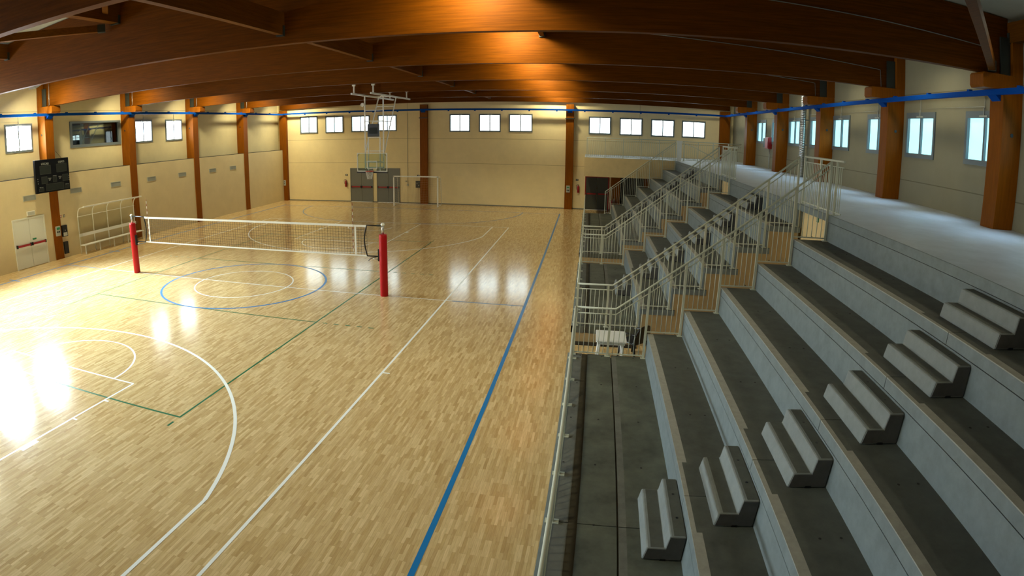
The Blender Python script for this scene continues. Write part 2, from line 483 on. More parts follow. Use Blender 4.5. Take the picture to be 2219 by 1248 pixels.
# ------------------------------------------------------------------ windows
wn = [0]
def window(axis, wall, inward, u0, u1, z0, z1, pane, label, top=0.07, bot=0.07, side=0.06, group=None, opener=True):
    """a two-light window sitting in its opening: frame, mullion, two panes, opener box"""
    wn[0] += 1
    P = (lambda u, z, t: (wall + inward * t, u, z)) if axis == 'x' else (lambda u, z, t: (u, wall + inward * t, z))
    root = empty('window_%d' % wn[0], P((u0 + u1) / 2, z0, 0), label, 'window', group, 'structure')
    def bx(m, ua, ub, za, zb, ta, tb):
        p = P(ua, za, ta); q = P(ub, zb, tb)
        m.box(p[0], q[0], p[1], q[1], p[2], q[2])
    f = MB()
    bx(f, u0 - .03, u1 + .03, z0 - .03, z0 + bot, -0.1, 0.04); bx(f, u0 - .03, u1 + .03, z1 - top, z1 + .03, -0.1, 0.04)
    bx(f, u0 - .03, u0 + side, z0 + bot, z1 - top, -0.1, 0.04); bx(f, u1 - side, u1 + .03, z0 + bot, z1 - top, -0.1, 0.04)
    fr = f.build('frame', M['frame_grey'], root)
    um = (u0 + u1) / 2
    m = MB(); bx(m, um - .032, um + .032, z0 + bot, z1 - top, -0.08, 0.02); m.build('mullion', M['frame_grey'], fr)
    for a, c in ((u0 + side, um - .022), (um + .022, u1 - side)):
        p = MB(); bx(p, a, c, z0 + bot, z1 - top, -0.07, -0.055); p.build('pane', pane, fr)
    if opener:
        o = MB(); bx(o, um - .16, um + .16, z1 - top + .02, z1 - top + .06, 0.04, 0.08); bx(o, um - .012, um + .012, z1 - top + .05, z1 + .10, 0.04, 0.06); o.build('opener', M['vent'], root)
    if pane is M['pane_near'] or pane is M['pane_right']:
        ld = bpy.data.lights.new('daylight', 'AREA'); ld.shape = 'RECTANGLE'; ld.size = z1 - z0 - .2; ld.size_y = u1 - u0 - .15
        ld.energy = DAY_W if pane is M['pane_near'] else DAY_R; ld.color = (0.76, 0.93, 1.0) if pane is M['pane_near'] else (0.55, 0.80, 1.0); ld.spread = R(68)
        lo = bpy.data.objects.new('daylight', ld); col.objects.link(lo); lo.parent = root
        lo.location = (inward * (.10 if inward > 0 else .025), 0, (z1 - z0) / 2)
        lo.rotation_euler = (0, R(-53) if inward > 0 else R(35), 0)
    return root

lw_lab = {(-1.38, 0.12): 'bright two-pane window on the scoreboard wall, just before the column with the scoreboard',
          (7.13, 8.53): 'bright two-pane window on the scoreboard wall, just past the dark interior window',
          (9.75, 11.22): 'bright two-pane window on the scoreboard wall, farther one of the pair past the interior window'}
for i, (a, c) in enumerate(left_win):
    window('x', XL, 1, a, c, 5.2, 6.43, M['pane_near'] if a < 1 else M['pane_left'], lw_lab.get((a, c), 'bright two-pane window on the scoreboard wall, %s one from the camera end' % ORD[i]), group='scoreboard wall windows')
rw = ['outside the view', ]
for i, (a, c) in enumerate(right_win):
    window('x', XR, -1, a, c, 5.17, 6.43, M['pane_right'], 'tall cyan two-pane window above the walkway, %s along that wall counting from the camera end' % ORD[i], top=0.14, bot=0.10, side=0.06, group='walkway windows')
for i, (a, c, z0, z1) in enumerate(back_win):
    bay = 'left bay' if i < 4 else 'middle bay' if i < 7 else 'bay above the balcony'
    n = i if i < 4 else i - 4 if i < 7 else i - 7
    window('y', YB, -1, a, c, z0, z1, M['pane_back'], 'glowing two-pane window high on the end wall, %s from the left in the %s' % (ORD[n], bay), group='end wall windows')
for i, (a, c, z0, z1) in enumerate(front_win):
    window('y', YF, 1, a, c, z0, z1, M['pane_front'], 'two-pane window on the wall behind the camera, %s from the scoreboard side' % ORD[i], group='front wall windows')
# interior window of the control room
root = empty('window_%d' % (wn[0] + 1), (XL, 4.2, 5.22), 'wide dark interior window looking into a room behind the scoreboard wall', 'window', kind='structure')
f = MB()
y0, y1, z0, z1 = booth
for q in ((y0 - .05, y1 + .05, z0 - .05, z0 + .09), (y0 - .05, y1 + .05, z1 - .05, z1 + .05), (y0 - .05, y0 + .09, z0 + .09, z1 - .05), (y1 - .09, y1 + .05, z0 + .09, z1 - .05)):
    f.box(XL - .2, XL + .05, *q)
f.build('frame', M['frame_grey'], root)
MB().box(XL - .09, XL - .08, y0 + .09, y1 - .09, z0 + .09, z1 - .05).build('pane', M['glass'], root)
rm = MB()
rm.box(XL - 4.2, XL - 4.1, 1.0, 8.5, 3.9, 7.6); rm.box(XL - 4.1, XL - .32, 1.0, 1.1, 3.9, 7.6); rm.box(XL - 4.1, XL - .32, 8.4, 8.5, 3.9, 7.6)
rm.box(XL - 4.1, XL - .32, 1.0, 8.5, 7.5, 7.6); rm.box(XL - 4.1, XL - .32, 1.0, 8.5, 3.8, 3.9)
ro = rm.build('wall_booth', M['room_dark']); tag(ro, 'dark walls of the room behind the interior window', 'wall', kind='structure')
wn[0] += 1
for a, c, zz0, zz1 in ((4.7, 5.15, 5.0, 5.6), (5.25, 5.7, 5.0, 5.6), (2.9, 3.3, 4.9, 5.4)):
    MB().box(XL - 4.09, XL - 4.06, a, c, zz0, zz1).build('far_pane', M['inner_pane'], root)
MB().box(XL - 4.0, XL - 3.9, 6.3, 7.4, 4.2, 5.9).build('cabinet', M['steel_dark'], root)

# ------------------------------------------------------------------ timber frames
def column(side, fy, label):
    """glulam column with corbel, fork, steel shoe and bolt"""
    s = 1 if side == 'L' else -1
    xw, xf = (XL, XLF) if side == 'L' else (XR, XRF)
    root = empty('timber_column', (xf - s * 0.3, fy, 0), label, 'column', 'glulam columns along the scoreboard wall' if side == 'L' else 'glulam columns along the walkway wall')
    MB().box(xw + s * 0.003, xf, fy - .25, fy + .25, 0 if side == 'L' else ZD, 7.17).build('shaft', M['wood_z'], root, bevel=0.012)
    MB().prism([(xf - s * .02, 6.84), (xf + s * .56, 6.84), (xf + s * .60, 6.90), (xf + s * .60, 7.12), (xf + s * .56, 7.17), (xf - s * .02, 7.17)], 'y', fy - .26, fy + .26).build('corbel', M['wood_z'], root, bevel=0.01)
    MB().box(xw + s * .003, xw + s * .32, fy - .25, fy + .25, 7.17, 8.25).build('fork', M['wood_z'], root)
    MB().box(xw + s * .33, xw + s * .62, fy - .17, fy - .13, 7.18, 8.0).box(xw + s * .33, xw + s * .62, fy + .13, fy + .17, 7.18, 8.0).build('steel_shoe', M['steel_dark'], root)
    xm = (xw + xf) / 2
    MB().tube([(xm, fy - .262, 5.88), (xm, fy - .24, 5.88)], 0.045, 12).build('bolt', M['black'], root)
    return root
for k, fy in enumerate(FR[:-1]):
    ll = {-0: ''}
    column('L', fy, ['orange-brown glulam column on the scoreboard wall, behind the camera', 'orange-brown glulam column on the scoreboard wall, out past the near court end', 'orange-brown glulam column on the scoreboard wall, one bay before the scoreboard',
                     'orange-brown glulam column carrying the scoreboard beside the pale door', 'orange-brown glulam column rising behind the end of the white team bench', 'orange-brown glulam column on the scoreboard wall, next one past the bench', 'orange-brown glulam column on the scoreboard wall, last one before the corner'][k])
    column('R', fy, ['orange-brown glulam column on the walkway wall, behind the camera', 'orange-brown glulam column on the walkway wall, beside the camera', 'orange-brown glulam column on the walkway wall, nearest and largest in view',
                     'orange-brown glulam column on the walkway wall, second nearest in view', 'orange-brown glulam column on the walkway wall beside the silver duct', 'orange-brown glulam column on the walkway wall beside the red hose box', 'orange-brown glulam column on the walkway wall, farthest before the corner'][k])
for x0, x1, top, lab in ((XL + .3, -11.2, 7.1, 'orange-brown glulam corner column where the scoreboard wall meets the end wall'), (-0.2, 0.34, 7.2, 'orange-brown glulam column on the end wall behind the goal'),
                    (10.16, 10.70, 7.2, 'orange-brown glulam column on the end wall near the corner of the grandstand'), (13.33, 13.98, 2.66, 'orange-brown timber column under the balcony between two dark doors'),
                    (15.64, 16.0, 2.66, 'slim orange-brown timber post under the balcony at the grandstand end'), (20.7, 21.4, 7.1, 'orange-brown glulam corner column at the far end of the walkway')):
    zb = ZD if x0 > 17 else 0
    root = empty('timber_column', ((x0 + x1) / 2, 22.75, zb), lab, 'column', 'columns of the end wall')
    MB().box(x0, x1, 22.6, YB - .003, zb, top).build('shaft', M['wood_z'], root, bevel=0.012)
    if 0 <= x1 < 12:
        MB().box(x0 - .04, x1 + .04, 22.5, 22.62, 6.2, 6.26).build('steel_band', M['steel_dark'], root)

for k, fy in enumerate(FR):
    n = 24
    xs = [XL + .33 + (XR - XL - .66) * i / n for i in range(n + 1)]
    pts = [(x, beam_z(x)) for x in xs] + [(x, roof_z(x) - 0.02) for x in reversed(xs)]
    w = .10 if k < len(FR) - 1 else .11
    root = empty('roof_beam', (4.8, fy, beam_z(4.8)), 'deep brown glulam roof beam spanning the hall, %s from the camera end' % ORD[k], 'roof beam', 'glulam roof beams')
    b = MB()
    vs = []
    for (x, z) in [(x, beam_z(x)) for x in xs]:
        t = roof_z(x) - .02
        vs += [(x, fy - w, z), (x, fy + w, z), (x, fy + w, t), (x, fy - w, t)]
    fs = []
    for i in range(n):
        o = i * 4; p = o + 4
        fs += [(o, p, p + 1, o + 1), (o + 1, p + 1, p + 2, o + 2), (o + 2, p + 2, p + 3, o + 3), (o + 3, p + 3, p, o)]
    fs += [(0, 1, 2, 3), (n * 4 + 3, n * 4 + 2, n * 4 + 1, n * 4)]
    b.add(vs, fs)
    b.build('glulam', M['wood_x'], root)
    if k in (2, 3, 4):
        c = MB().tube([(13.0, fy - w - .015, 8.30), (15.5, fy - w - .015, 8.11), (18, fy - w - .015, 7.94), (20.75, fy - w - .015, 7.72), (20.87, fy - w - .015, 7.70), (20.90, fy - w - .015, 7.2)], 0.011, 6)
        c.build('conduit', M['conduit'], root)
    if 1 <= k <= 6:
        c = MB().tube([(-11.28, fy - w - .015, 8.2), (-11.28, fy - w - .015, 7.25), (-11.34, fy - w - .015, 7.19)], 0.012, 6)
        c.build('cable', M['galv'], root)

def purlin(x, ya, yb, z0, z1, w, label, group):
    root = empty('roof_purlin', (x, (ya + yb) / 2, z0), label, 'purlin', group)
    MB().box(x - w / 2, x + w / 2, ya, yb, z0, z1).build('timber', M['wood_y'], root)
    for y in (ya, yb):
        d = .02 if y == ya else -.02
        MB().box(x - w / 2 - .02, x + w / 2 + .02, min(y, y + 4 * d), max(y, y + 4 * d), z0 - .03, z0 + .22).build('steel_hanger', M['steel_dark'], root)
for k in range(0, len(FR) - 1):
    ya, yb = FR[k] + .1, FR[k + 1] - .1
    if k: purlin(4.85, ya, yb, 7.57, 8.1, .16, 'brown ridge timber along the hall, in the %s beam bay from the camera end' % ORD[k], 'ridge timbers')
    purlin(10.32, ya, yb, 8.15, 9.25, .14, 'brown deep purlin over the court edge, in the %s beam bay from the camera end' % ORD[k], 'deep purlins')
purlin(-0.63, FR[1] + .1, FR[2] - .1, 8.6, 9.25, .30, 'brown purlin with steel shoe between the two nearest roof beams, at the upper left', 'near bay purlins')
purlin(-6.2, FR[1] + .1, FR[2] - .1, 8.35, 8.85, .20, 'brown purlin between the two nearest roof beams, toward the scoreboard wall', 'near bay purlins')
purlin(15.6, FR[1] + .1, FR[2] - .1, 8.40, 8.87, .20, 'brown purlin between the two nearest roof beams, toward the walkway', 'near bay purlins')
purlin(21.45, FR[1] + .1, FR[2] - .1, 7.9, 8.35, .20, 'brown eaves purlin above the walkway wall in the nearest bay', 'near bay purlins')
for a, c, lab in (((20.82, -5.0, 7.30), (16.3, -10.25, 7.36), 'pale brown diagonal roof brace running to the nearest walkway column'),
                  ((-0.95, -5.05, 8.50), (-5.9, -10.2, 8.18), 'brown diagonal roof brace at the upper left, below the other one'),
                  ((-0.95, -5.05, 8.86), (4.6, -10.2, 9.1), 'brown diagonal roof brace at the upper left, above the other one')):
    mid = [(p + q) / 2 for p, q in zip(a, c)]
    root = empty('roof_brace', mid, lab, 'roof brace', 'diagonal roof braces')
    MB().bar(a, c, .16, .20).build('timber', M['wood_y'], root, bevel=0.008)
    d = (Vector(c) - Vector(a)).normalized()
    MB().bar(a, Vector(a) + d * .22, .19, .22).build('steel_end', M['steel_dark'], root)

# blue steel rails round the hall
def blue_rail(a, c, label, brackets, axis):
    root = empty('steel_rail', [(p + q) / 2 for p, q in zip(a, c)], label, 'steel rail', 'blue steel rails round the hall')
    MB().bar(a, c, .12, .12).build('bar', M['blue'], root)
    for q in brackets:
        b = MB()
        if axis == 'y':
            s = 1 if a[0] < 0 else -1
            b.prism([(a[0] - s * .14, a[2] - .05), (a[0] + s * .05, a[2] - .05), (a[0] - s * .14, a[2] - .2)], 'y', q - .16, q + .16)
        else:
            b.prism([(a[1] + .09, a[2] - .05), (a[1] - .05, a[2] - .05), (a[1] + .09, a[2] - .2)], 'x', q - .16, q + .16)
        b.build('bracket', M['blue'], root)
    n = int(abs((c[1] - a[1]) if axis == 'y' else (c[0] - a[0])) / 1.85)
    for i in range(1, n):
        t = i / n
        p = [u + (v - u) * t for u, v in zip(a, c)]
        b = MB().box(p[0] - .05, p[0] + .05, p[1] - .05, p[1] + .05, p[2] + .055, p[2] + .1) if axis == 'y' else MB().box(p[0] - .05, p[0] + .05, p[1] - .05, p[1] + .05, p[2] - .12, p[2] - .055)
        b.build('clip', M['blue'], root)
blue_rail((-11.36, YF + .2, 6.79), (-11.36, 22.4, 6.79), 'thin blue steel rail along the scoreboard wall under the beam ends', FR[:-1], 'y')
blue_rail((-11.3, 22.46, 6.82), (20.9, 22.46, 6.80), 'thin blue steel rail across the end wall above its windows', [0.07, 10.43], 'x')
blue_rail((20.98, YF + .2, 6.78), (20.98, 22.4, 6.78), 'blue steel rail along the walkway wall under the beam ends', FR[:-1], 'y')

# ------------------------------------------------------------------ lamps
def lamp_proto(mount):
    root = empty('high_bay_lamp', (0, 0, 0), 'x', 'lamp')
    b = MB()
    b.add([(-.19, -.15, .12), (.19, -.15, .12), (.19, .15, .12), (-.19, .15, .12), (-.28, -.2, 0), (.28, -.2, 0), (.28, .2, 0), (-.28, .2, 0)],
          [(0, 1, 2, 3), (0, 4, 5, 1), (1, 5, 6, 2), (2, 6, 7, 3), (3, 7, 4, 0)])
    b.box(-.1, .1, -.09, .09, .12, .26)
    hs = b.build('housing', M['galv'], root)
    MB().box(-.25, .25, -.17, .17, .004, .012).build('lens', M['lamp_lens'], hs)
    if mount == 'arm':
        MB().tube([(.1, 0, .19), (.755, 0, .19)], .02, 8).build('mount_arm', M['galv'], root)
    else:
        MB().tube([(0, 0, .24), (0, 0, .72)], .012, 6).build('hanger_rod', M['galv'], root)
    ld = bpy.data.lights.new('lamp_light', 'AREA')
    ld.shape = 'RECTANGLE'; ld.size = .48; ld.size_y = .32; ld.color = (1.0, 0.87, 0.52); ld.spread = R(160)
    lo = bpy.data.objects.new('lamp_light', ld); col.objects.link(lo); lo.parent = root; lo.location = (0, 0, -.02)
    return root
protos = {}
def lamp(x, y, z, power, tilt, label, group):
    if group not in protos:
        o = protos[group] = lamp_proto('arm' if 'court' in group else 'rod'); o.location = (x, y, z); o['label'] = label; o['group'] = group
    else:
        o = dup(protos[group], (x, y, z), label, group)
    o.rotation_euler = (R(tilt), 0, 0)
    for ch in o.children:
        if ch.type == 'LIGHT':
            ch.data = ch.data.copy(); ch.data.energy = power
    return o
for k in range(0, len(FR) - 1):
    y = FR[k + 1] - 1.1
    nth = ORD[k]
    lamp(9.5, y - .15, 8.5, LAMP_W, 58, 'grey lamp above the court edge in the %s beam bay from the camera end' % nth, 'court edge lamps')
    lamp(-10.12, y - .62, 7.9, LAMP_L, 28, 'grey lamp near the scoreboard wall in the %s beam bay from the camera end' % nth, 'scoreboard wall lamps')
    lamp(20.2, FR[k] + 2.9, 7.9, LAMP_R, 0, 'grey lamp near the walkway wall in the %s beam bay from the camera end' % nth, 'walkway lamps')

# ------------------------------------------------------------------ court markings (part of the floor)
def lines():
    wl, bl, gl = MB(), MB(), MB()
    zb = [0.0022, 0.0016, 0.0010]
    def seg(m, a, c, w, z):
        a = Vector((a[0], a[1], z)); c = Vector((c[0], c[1], z)); d = (c - a).normalized(); s = Vector((-d.y, d.x, 0)) * (w / 2)
        m.add([a - s, c - s, c + s, a + s], [(0, 1, 2, 3)])
    def arc(m, cx, cy, r, a0, a1, w, z, n=64):
        vs = []
        for i in range(n + 1):
            a = R(a0 + (a1 - a0) * i / n)
            vs += [(cx + (r - w / 2) * math.cos(a), cy + (r - w / 2) * math.sin(a), z), (cx + (r + w / 2) * math.cos(a), cy + (r + w / 2) * math.sin(a), z)]
        m.add(vs, [(2 * i, 2 * i + 1, 2 * i + 3, 2 * i + 2) for i in range(n)])
    w, z = .05, zb[0]
    for s in (-1, 1):
        seg(wl, (7.5 * s, -14), (7.5 * s, 14), .055, z)
        seg(wl, (-7.52, 14 * s), (7.52, 14 * s), w, z + .0001)
        seg(wl, (2.45 * s, 14), (2.45 * s, 8.2), w, z); seg(wl, (2.45 * s, -14), (2.45 * s, -8.2), w, z)
        seg(wl, (-2.45, 8.2 * s), (2.45, 8.2 * s), w, z + .0001)
        arc(wl, 0, 8.2 * s, 1.8, 0 if s < 0 else 180, 180 if s < 0 else 360, w, z)
        arc(wl, 0, 12.425 * s, 1.25, 0 if s < 0 else 180, 180 if s < 0 else 360, w, z)
        a0 = math.degrees(math.acos(6.6 / 6.75))
        arc(wl, 0, 12.425 * s, 6.75, (a0 if s < 0 else 180 + a0), (180 - a0 if s < 0 else 360 - a0), w + .02, z, 120)
        for t in (-1, 1):
            seg(wl, (6.6 * t, 14 * s), (6.6 * t, 11.01 * s), w + .01, z + .0001)
            for d in (2.75, 3.95, 4.87):
                seg(wl, (2.45 * t, (14 - d) * s), (2.59 * t, (14 - d) * s), .05 if d != 2.75 else .4, z + .0002)
        seg(wl, (7.5, 5.675 * s), (7.68, 5.675 * s), w, z + .0001)
    seg(wl, (-7.65, 0), (7.72, 0), w, z + .0001)
    arc(wl, 0, 0, 1.8, 0, 360, w, z + .0002, 96)
    z = zb[1]
    for s in (-1, 1):
        seg(bl, (10 * s, -20), (10 * s, 20.2), .085, z)
        seg(bl, (7.7 * s, 0), (10 * s, 0), .05, z + .0001)
        seg(bl, (-10, 20 * s), (10, 20 * s), .06, z + .0001)
        arc(bl, -1.58, 20 * s, 6, 180 if s > 0 else 90, 270 if s > 0 else 180, .06, z + .0002)
        arc(bl, 1.58, 20 * s, 6, 270 if s > 0 else 0, 360 if s > 0 else 90, .06, z + .0002)
        seg(bl, (-1.58, 14 * s), (1.58, 14 * s), .06, z + .0001)
        seg(bl, (-10.4, 3 * s), (-9.6, 3 * s), .08, z + .0002)
    arc(bl, 0, 0, 3, 0, 360, .08, z + .0003, 120)
    z = zb[2]
    for s in (-1, 1):
        seg(gl, (4.5 * s, -9), (4.5 * s, 9), .05, z)
        seg(gl, (-4.525, 9 * s), (4.525, 9 * s), .05, z + .0001)
        seg(gl, (-4.5, 3 * s), (4.5, 3 * s), .05, z + .0001)
        for t in (-1, 1):
            for i in range(5):
                x = 4.5 + .2 + i * .35
                seg(gl, (x * t, 3 * s), ((x + .15) * t, 3 * s), .05, z + .0001)
            seg(gl, (4.5 * t, 9.2 * s), (4.5 * t, 9.38 * s), .05, z + .0001)
    for i in range(12):
        gl_x = -6.6
        seg(gl, (gl_x, -3 - i * .35), (gl_x, -3.15 - i * .35), .05, z)
    for nm, m, mt, lab in (('basketball_lines', wl, M['line_white'], 'white basketball court lines'), ('handball_lines', bl, M['line_blue'], 'blue handball court lines'), ('volleyball_lines', gl, M['line_green'], 'green volleyball court lines')):
        o = m.build(nm, mt, floor); o['label'] = lab
lines()

# ------------------------------------------------------------------ grandstand
def stand(y0, y1, label, notch, near_end=True, far_end=True):
    root = empty('grandstand_block', (11.5, (y0 + y1) / 2, 0), label, 'grandstand', 'concrete grandstand blocks')
    # front platform: two slabs with a joint, a sunk channel near the front edge
    p = MB()
    zt = Z0
    ycut = [y for y in (-10.5, 0.87, 12.3) if y0 < y < y1]
    ysl = [y0] + ycut + [y1]
    for i in range(len(ysl) - 1):
        a = ysl[i] + (.008 if i else 0); c = ysl[i + 1] - (.008 if i < len(ysl) - 2 else 0)
        p.slot(4).box(11.5, 11.82, a, c, zt - .18, zt)
        p.slot(0).box(11.94, 12.45, a, c, zt - .18, zt)
        p.slot(4).box(12.475, 12.575, a, c, zt - .18, zt)
        p.slot(0).box(12.575, X1 + .1, a, c, zt - .18, zt)
    p.slot(1).box(11.82, 11.94, y0, y1, zt - .16, zt - .012)
    p.slot(1).box(12.45, 12.475, y0, y1, zt - .17, zt - .06)
    p.slot(2).box(11.5, 11.56, y0, y1, zt - .18, zt + .001)
    p.slot(3)
    for yy in np.arange(y0 + .6, y1, 1.45):
        for xx in (11.72, 12.2, 12.9):
            p.tube([(xx + .06 * math.sin(yy * 5), yy, zt - .01), (xx + .06 * math.sin(yy * 5), yy, zt + .002)], .018, 8)
    p.build('platform_slab', [M['platform'], M['channel'], M['concrete'], M['gap'], M['platform_edge']], root)
    p = MB().box(11.52, 11.58, y0 + .03, y1 - .03, 0, zt - .18).box(11.58, X1, y0 + .05, y0 + .1, 0, zt - .18)
    p.build('front_wall', M['concrete'], root)
    for i in range(1, 7):
        t = MB()
        xa, za, zb = TX(i), TZ(i - 1), TZ(i)
        xb = TX(i + 1) if i < 6 else None
        # riser, slightly behind the overhanging tread edge
        t.slot(0).box(xa + .002, xa + .14, y0 + .02, y1 - .02, za - .02, zb - .162)
        t.slot(3).box(xa + .012, xa + .13, y0 + .03, y1 - .03, zb - .164, zb - .148)
        if i < 6:
            for j in range(len(ysl) - 1):
                a = ysl[j] + (.006 if j else 0); c = ysl[j + 1] - (.006 if j < len(ysl) - 2 else 0)
                t.slot(0).box(xa, xb + .10, a, c, zb - .15, zb - .012)
                nx = []
                cuts = sorted({a, c} | {q for n in notch for q in (n - .75, n + .75) if a < q < c})
                for u in range(len(cuts) - 1):
                    m = (cuts[u] + cuts[u + 1]) / 2
                    wdt = .06 if any(abs(m - n) < .75 for n in notch) else .125
                    t.slot(2).box(xa, xa + wdt, cuts[u], cuts[u + 1], zb - .012, zb)
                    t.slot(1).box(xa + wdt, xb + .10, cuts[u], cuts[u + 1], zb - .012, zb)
            t.slot(3)
            for yy in np.arange(y0 + .9, y1, 1.9):
                for xx in (.38, .62):
                    t.tube([(xa + xx, yy + .1 * i, zb - .01), (xa + xx, yy + .1 * i, zb + .002)], .017, 8)
        else:
            pass
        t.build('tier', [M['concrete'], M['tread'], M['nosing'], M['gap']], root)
    # painted end walls under the steps
    prof = [(11.58, 0.0), (11.58, zt - .18), (X1 + .02, zt - .18)]
    for i in range(1, 7):
        zz = TZ(i) - .15
        prof += [(TX(i) + .03, zz), (TX(i + 1) + .03 if i < 6 else 17.08, zz)]
    prof += [(17.08, 0.0)]
    pr = []
    for q in prof:
        if not pr or (abs(q[0] - pr[-1][0]) + abs(q[1] - pr[-1][1])) > 1e-6: pr.append(q)
    MB().prism(pr, 'y', y0 + .012, y0 + .07).build('end_wall', M['beige'], root)
    MB().prism(pr, 'y', y1 - .07, y1 - .012).build('end_wall', M['beige'], root)
    MB().box(11.6, 13.2, y0 - .2, y0 + .01, 0, .02).build('floor_strip', M['black'], root)  # thin black strip on the floor along the end wall
    return root
BL = [(-16.9, -4.58, [-10.47]), (-2.74, 4.47, [0.9]), (6.23, 18.06, [12.3])]
for (a, c, n), lab in zip(BL, ('nearest grey concrete grandstand block with six small step units', 'middle grey concrete grandstand block between the two railed passages', 'farthest grey concrete grandstand block next to the balcony')):
    stand(a, c, lab, n)

# small two-step units set against each riser
def step_proto():
    root = empty('step_block', (0, 0, 0), 'x', 'step block')
    b = MB()
    b.slot(0).prism([(0, 0), (.035, .188), (.26, .188), (.285, .376), (.485, .376), (.485, 0)], 'y', -.62, .62)
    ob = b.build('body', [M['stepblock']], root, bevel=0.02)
    MB().box(.085, .258, -.60, .60, .186, .1905).build('shaded_tread_surface', M['tread'], root)  # thin overlay, shade of the upward face painted in its colour
    up = MB().box(.335, .475, -.60, .60, .374, .3785).build('shaded_tread_surface', M['tread'], root)
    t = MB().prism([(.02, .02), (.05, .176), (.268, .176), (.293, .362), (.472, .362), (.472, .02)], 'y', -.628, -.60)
    t.build('shaded_end_face', M['stepend_shaded'], root)  # dark sheet painted as the shaded near side of the unit
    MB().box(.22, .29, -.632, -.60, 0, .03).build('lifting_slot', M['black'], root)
    for y in (-.25, .25):
        MB().tube([(.40, y, .37), (.40, y, .381)], .018, 8).build('anchor_hole', M['black'], up)
    return root
sp = step_proto(); f1 = True
for bi, (ys, bn) in enumerate(((-10.47, 'nearest'), (0.9, 'middle'), (12.3, 'farthest'))):
    for i in range(6):
        where = 'on the front platform' if i == 0 else 'on the %s tier up' % ORD[i - 1]
        lab = 'small grey concrete two-step unit %s of the %s grandstand block' % (where, bn)
        loc = (TX(i + 1) - .487, ys, TZ(i))
        grp = 'step units of the %s grandstand block' % bn
        if f1:
            sp.location = loc; sp['label'] = lab; sp['group'] = grp; f1 = False
        else:
            dup(sp, loc, lab, grp)

# upper walkway, balcony and the wall beneath
o = empty('walkway', (19.3, 0, ZD - .148)); tag(o, 'long pale bluish concrete walkway at the top of the grandstand', 'walkway')
MB().box(17.04, XR - .003, YF + .01, YB - .004, ZD - .148, ZD).build('slab', M['deck'], o)
MB().box(17.0, 17.04, YF + .01, 18.1, ZD - .148, ZD - .001).build('edge_kerb', M['concrete'], o)
o = tag(empty('balcony', (14.2, 20.5, 2.66), 'cream fronted balcony slab over the dark doors at the far end of the grandstand', 'balcony'))
MB().box(11.52, 16.996, 18.14, YB - .004, ZD - .2, ZD).build('slab', M['deck'], o)
MB().box(11.5, 16.996, 18.09, 18.14, ZD - .2, ZD - .012).box(11.5, 16.996, 18.09, 18.35, 2.66, ZD - .2).build('front_beam', M['cream'], o)
MB().box(11.5, 11.7, 18.35, YB - .004, 2.66, ZD - .2).build('side_beam', M['cream'], o)
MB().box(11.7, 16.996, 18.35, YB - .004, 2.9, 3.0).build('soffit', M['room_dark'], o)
b = MB().box(17.16, 17.28, YF + .02, YB - .01, 0, ZD - .152)
tag(b.build('wall_passage', M['cream']), 'cream wall closing the passages beneath the walkway', 'wall', kind='structure')

# ------------------------------------------------------------------ railings
def baluster(parent, x, y, za, zb, r=.0088):
    MB().tube([(x, y, za), (x, y, zb)], r, 6).build('baluster', M['rail'], parent)

def slope_rail(yr, label, flat=True, side=-1):
    """guard that climbs the end of a grandstand block"""
    xs0 = 11.62
    g = empty('guard_rail', (14.3, yr, Z0), label, 'railing', 'sloping grandstand railings')
    zr = lambda x, d=0: (1.54 if x <= 12.49 else 1.54 + (x - 12.49) * .756) - d
    top = [(xs0, yr, 1.54), (12.49, yr, 1.54), (16.98, yr, zr(16.98))] if flat else [(12.83, yr, zr(12.83)), (16.98, yr, zr(16.98))]
    MB().tube(top, .024, 10).build('top_rail', M['rail'], g)
    MB().tube([(p[0], p[1], p[2] - .125) for p in top], .013, 8).build('mid_rail', M['rail'], g)
    posts = ([(11.62, Z0), (12.38, Z0)] if flat else [(12.83, Z0)]) + [(TX(i) - .05, TZ(i - 1)) for i in range(1, 6)] + [(16.97, TZ(5))]
    for x, z in posts:
        po = MB().box(x - .025, x + .025, yr - .02, yr + .02, z, zr(x)).build('post', M['rail'], g)
        MB().box(x - .06, x + .06, yr - .05, yr + .05, z, z + .012).build('foot_plate', M['rail'], po)
    for i in range(len(posts) - 1):
        xa, za = posts[i]; xb = posts[i + 1][0]
        zb = posts[i][1] + .06 if not (i and posts[i][1] < posts[i + 1][1] and False) else za
        zb = max(posts[i][1], TZ(sum(1 for j in range(1, 7) if TX(j) < (xa + xb) / 2))) + .06
        MB().box(xa, xb, yr - .012, yr + .012, zb - .012, zb + .012).build('bottom_rail', M['rail'], g)
        n = max(2, int(round((xb - xa) / .113)))
        for j in range(1, n):
            x = xa + (xb - xa) * j / n
            baluster(g, x, yr, zb, zr(x, .125))
    return g
slope_rail(-4.64, 'cream-white stepped railing nearest the camera, climbing the edge of the nearest grandstand block')
slope_rail(-2.68, 'cream-white stepped railing on the near edge of the middle grandstand block')
slope_rail(4.41, 'cream-white stepped railing on the far edge of the middle grandstand block')
slope_rail(6.29, 'cream-white stepped railing on the near edge of the farthest grandstand block')
slope_rail(18.0, 'cream-white stepped railing beside the balcony at the end of the farthest block', flat=False)

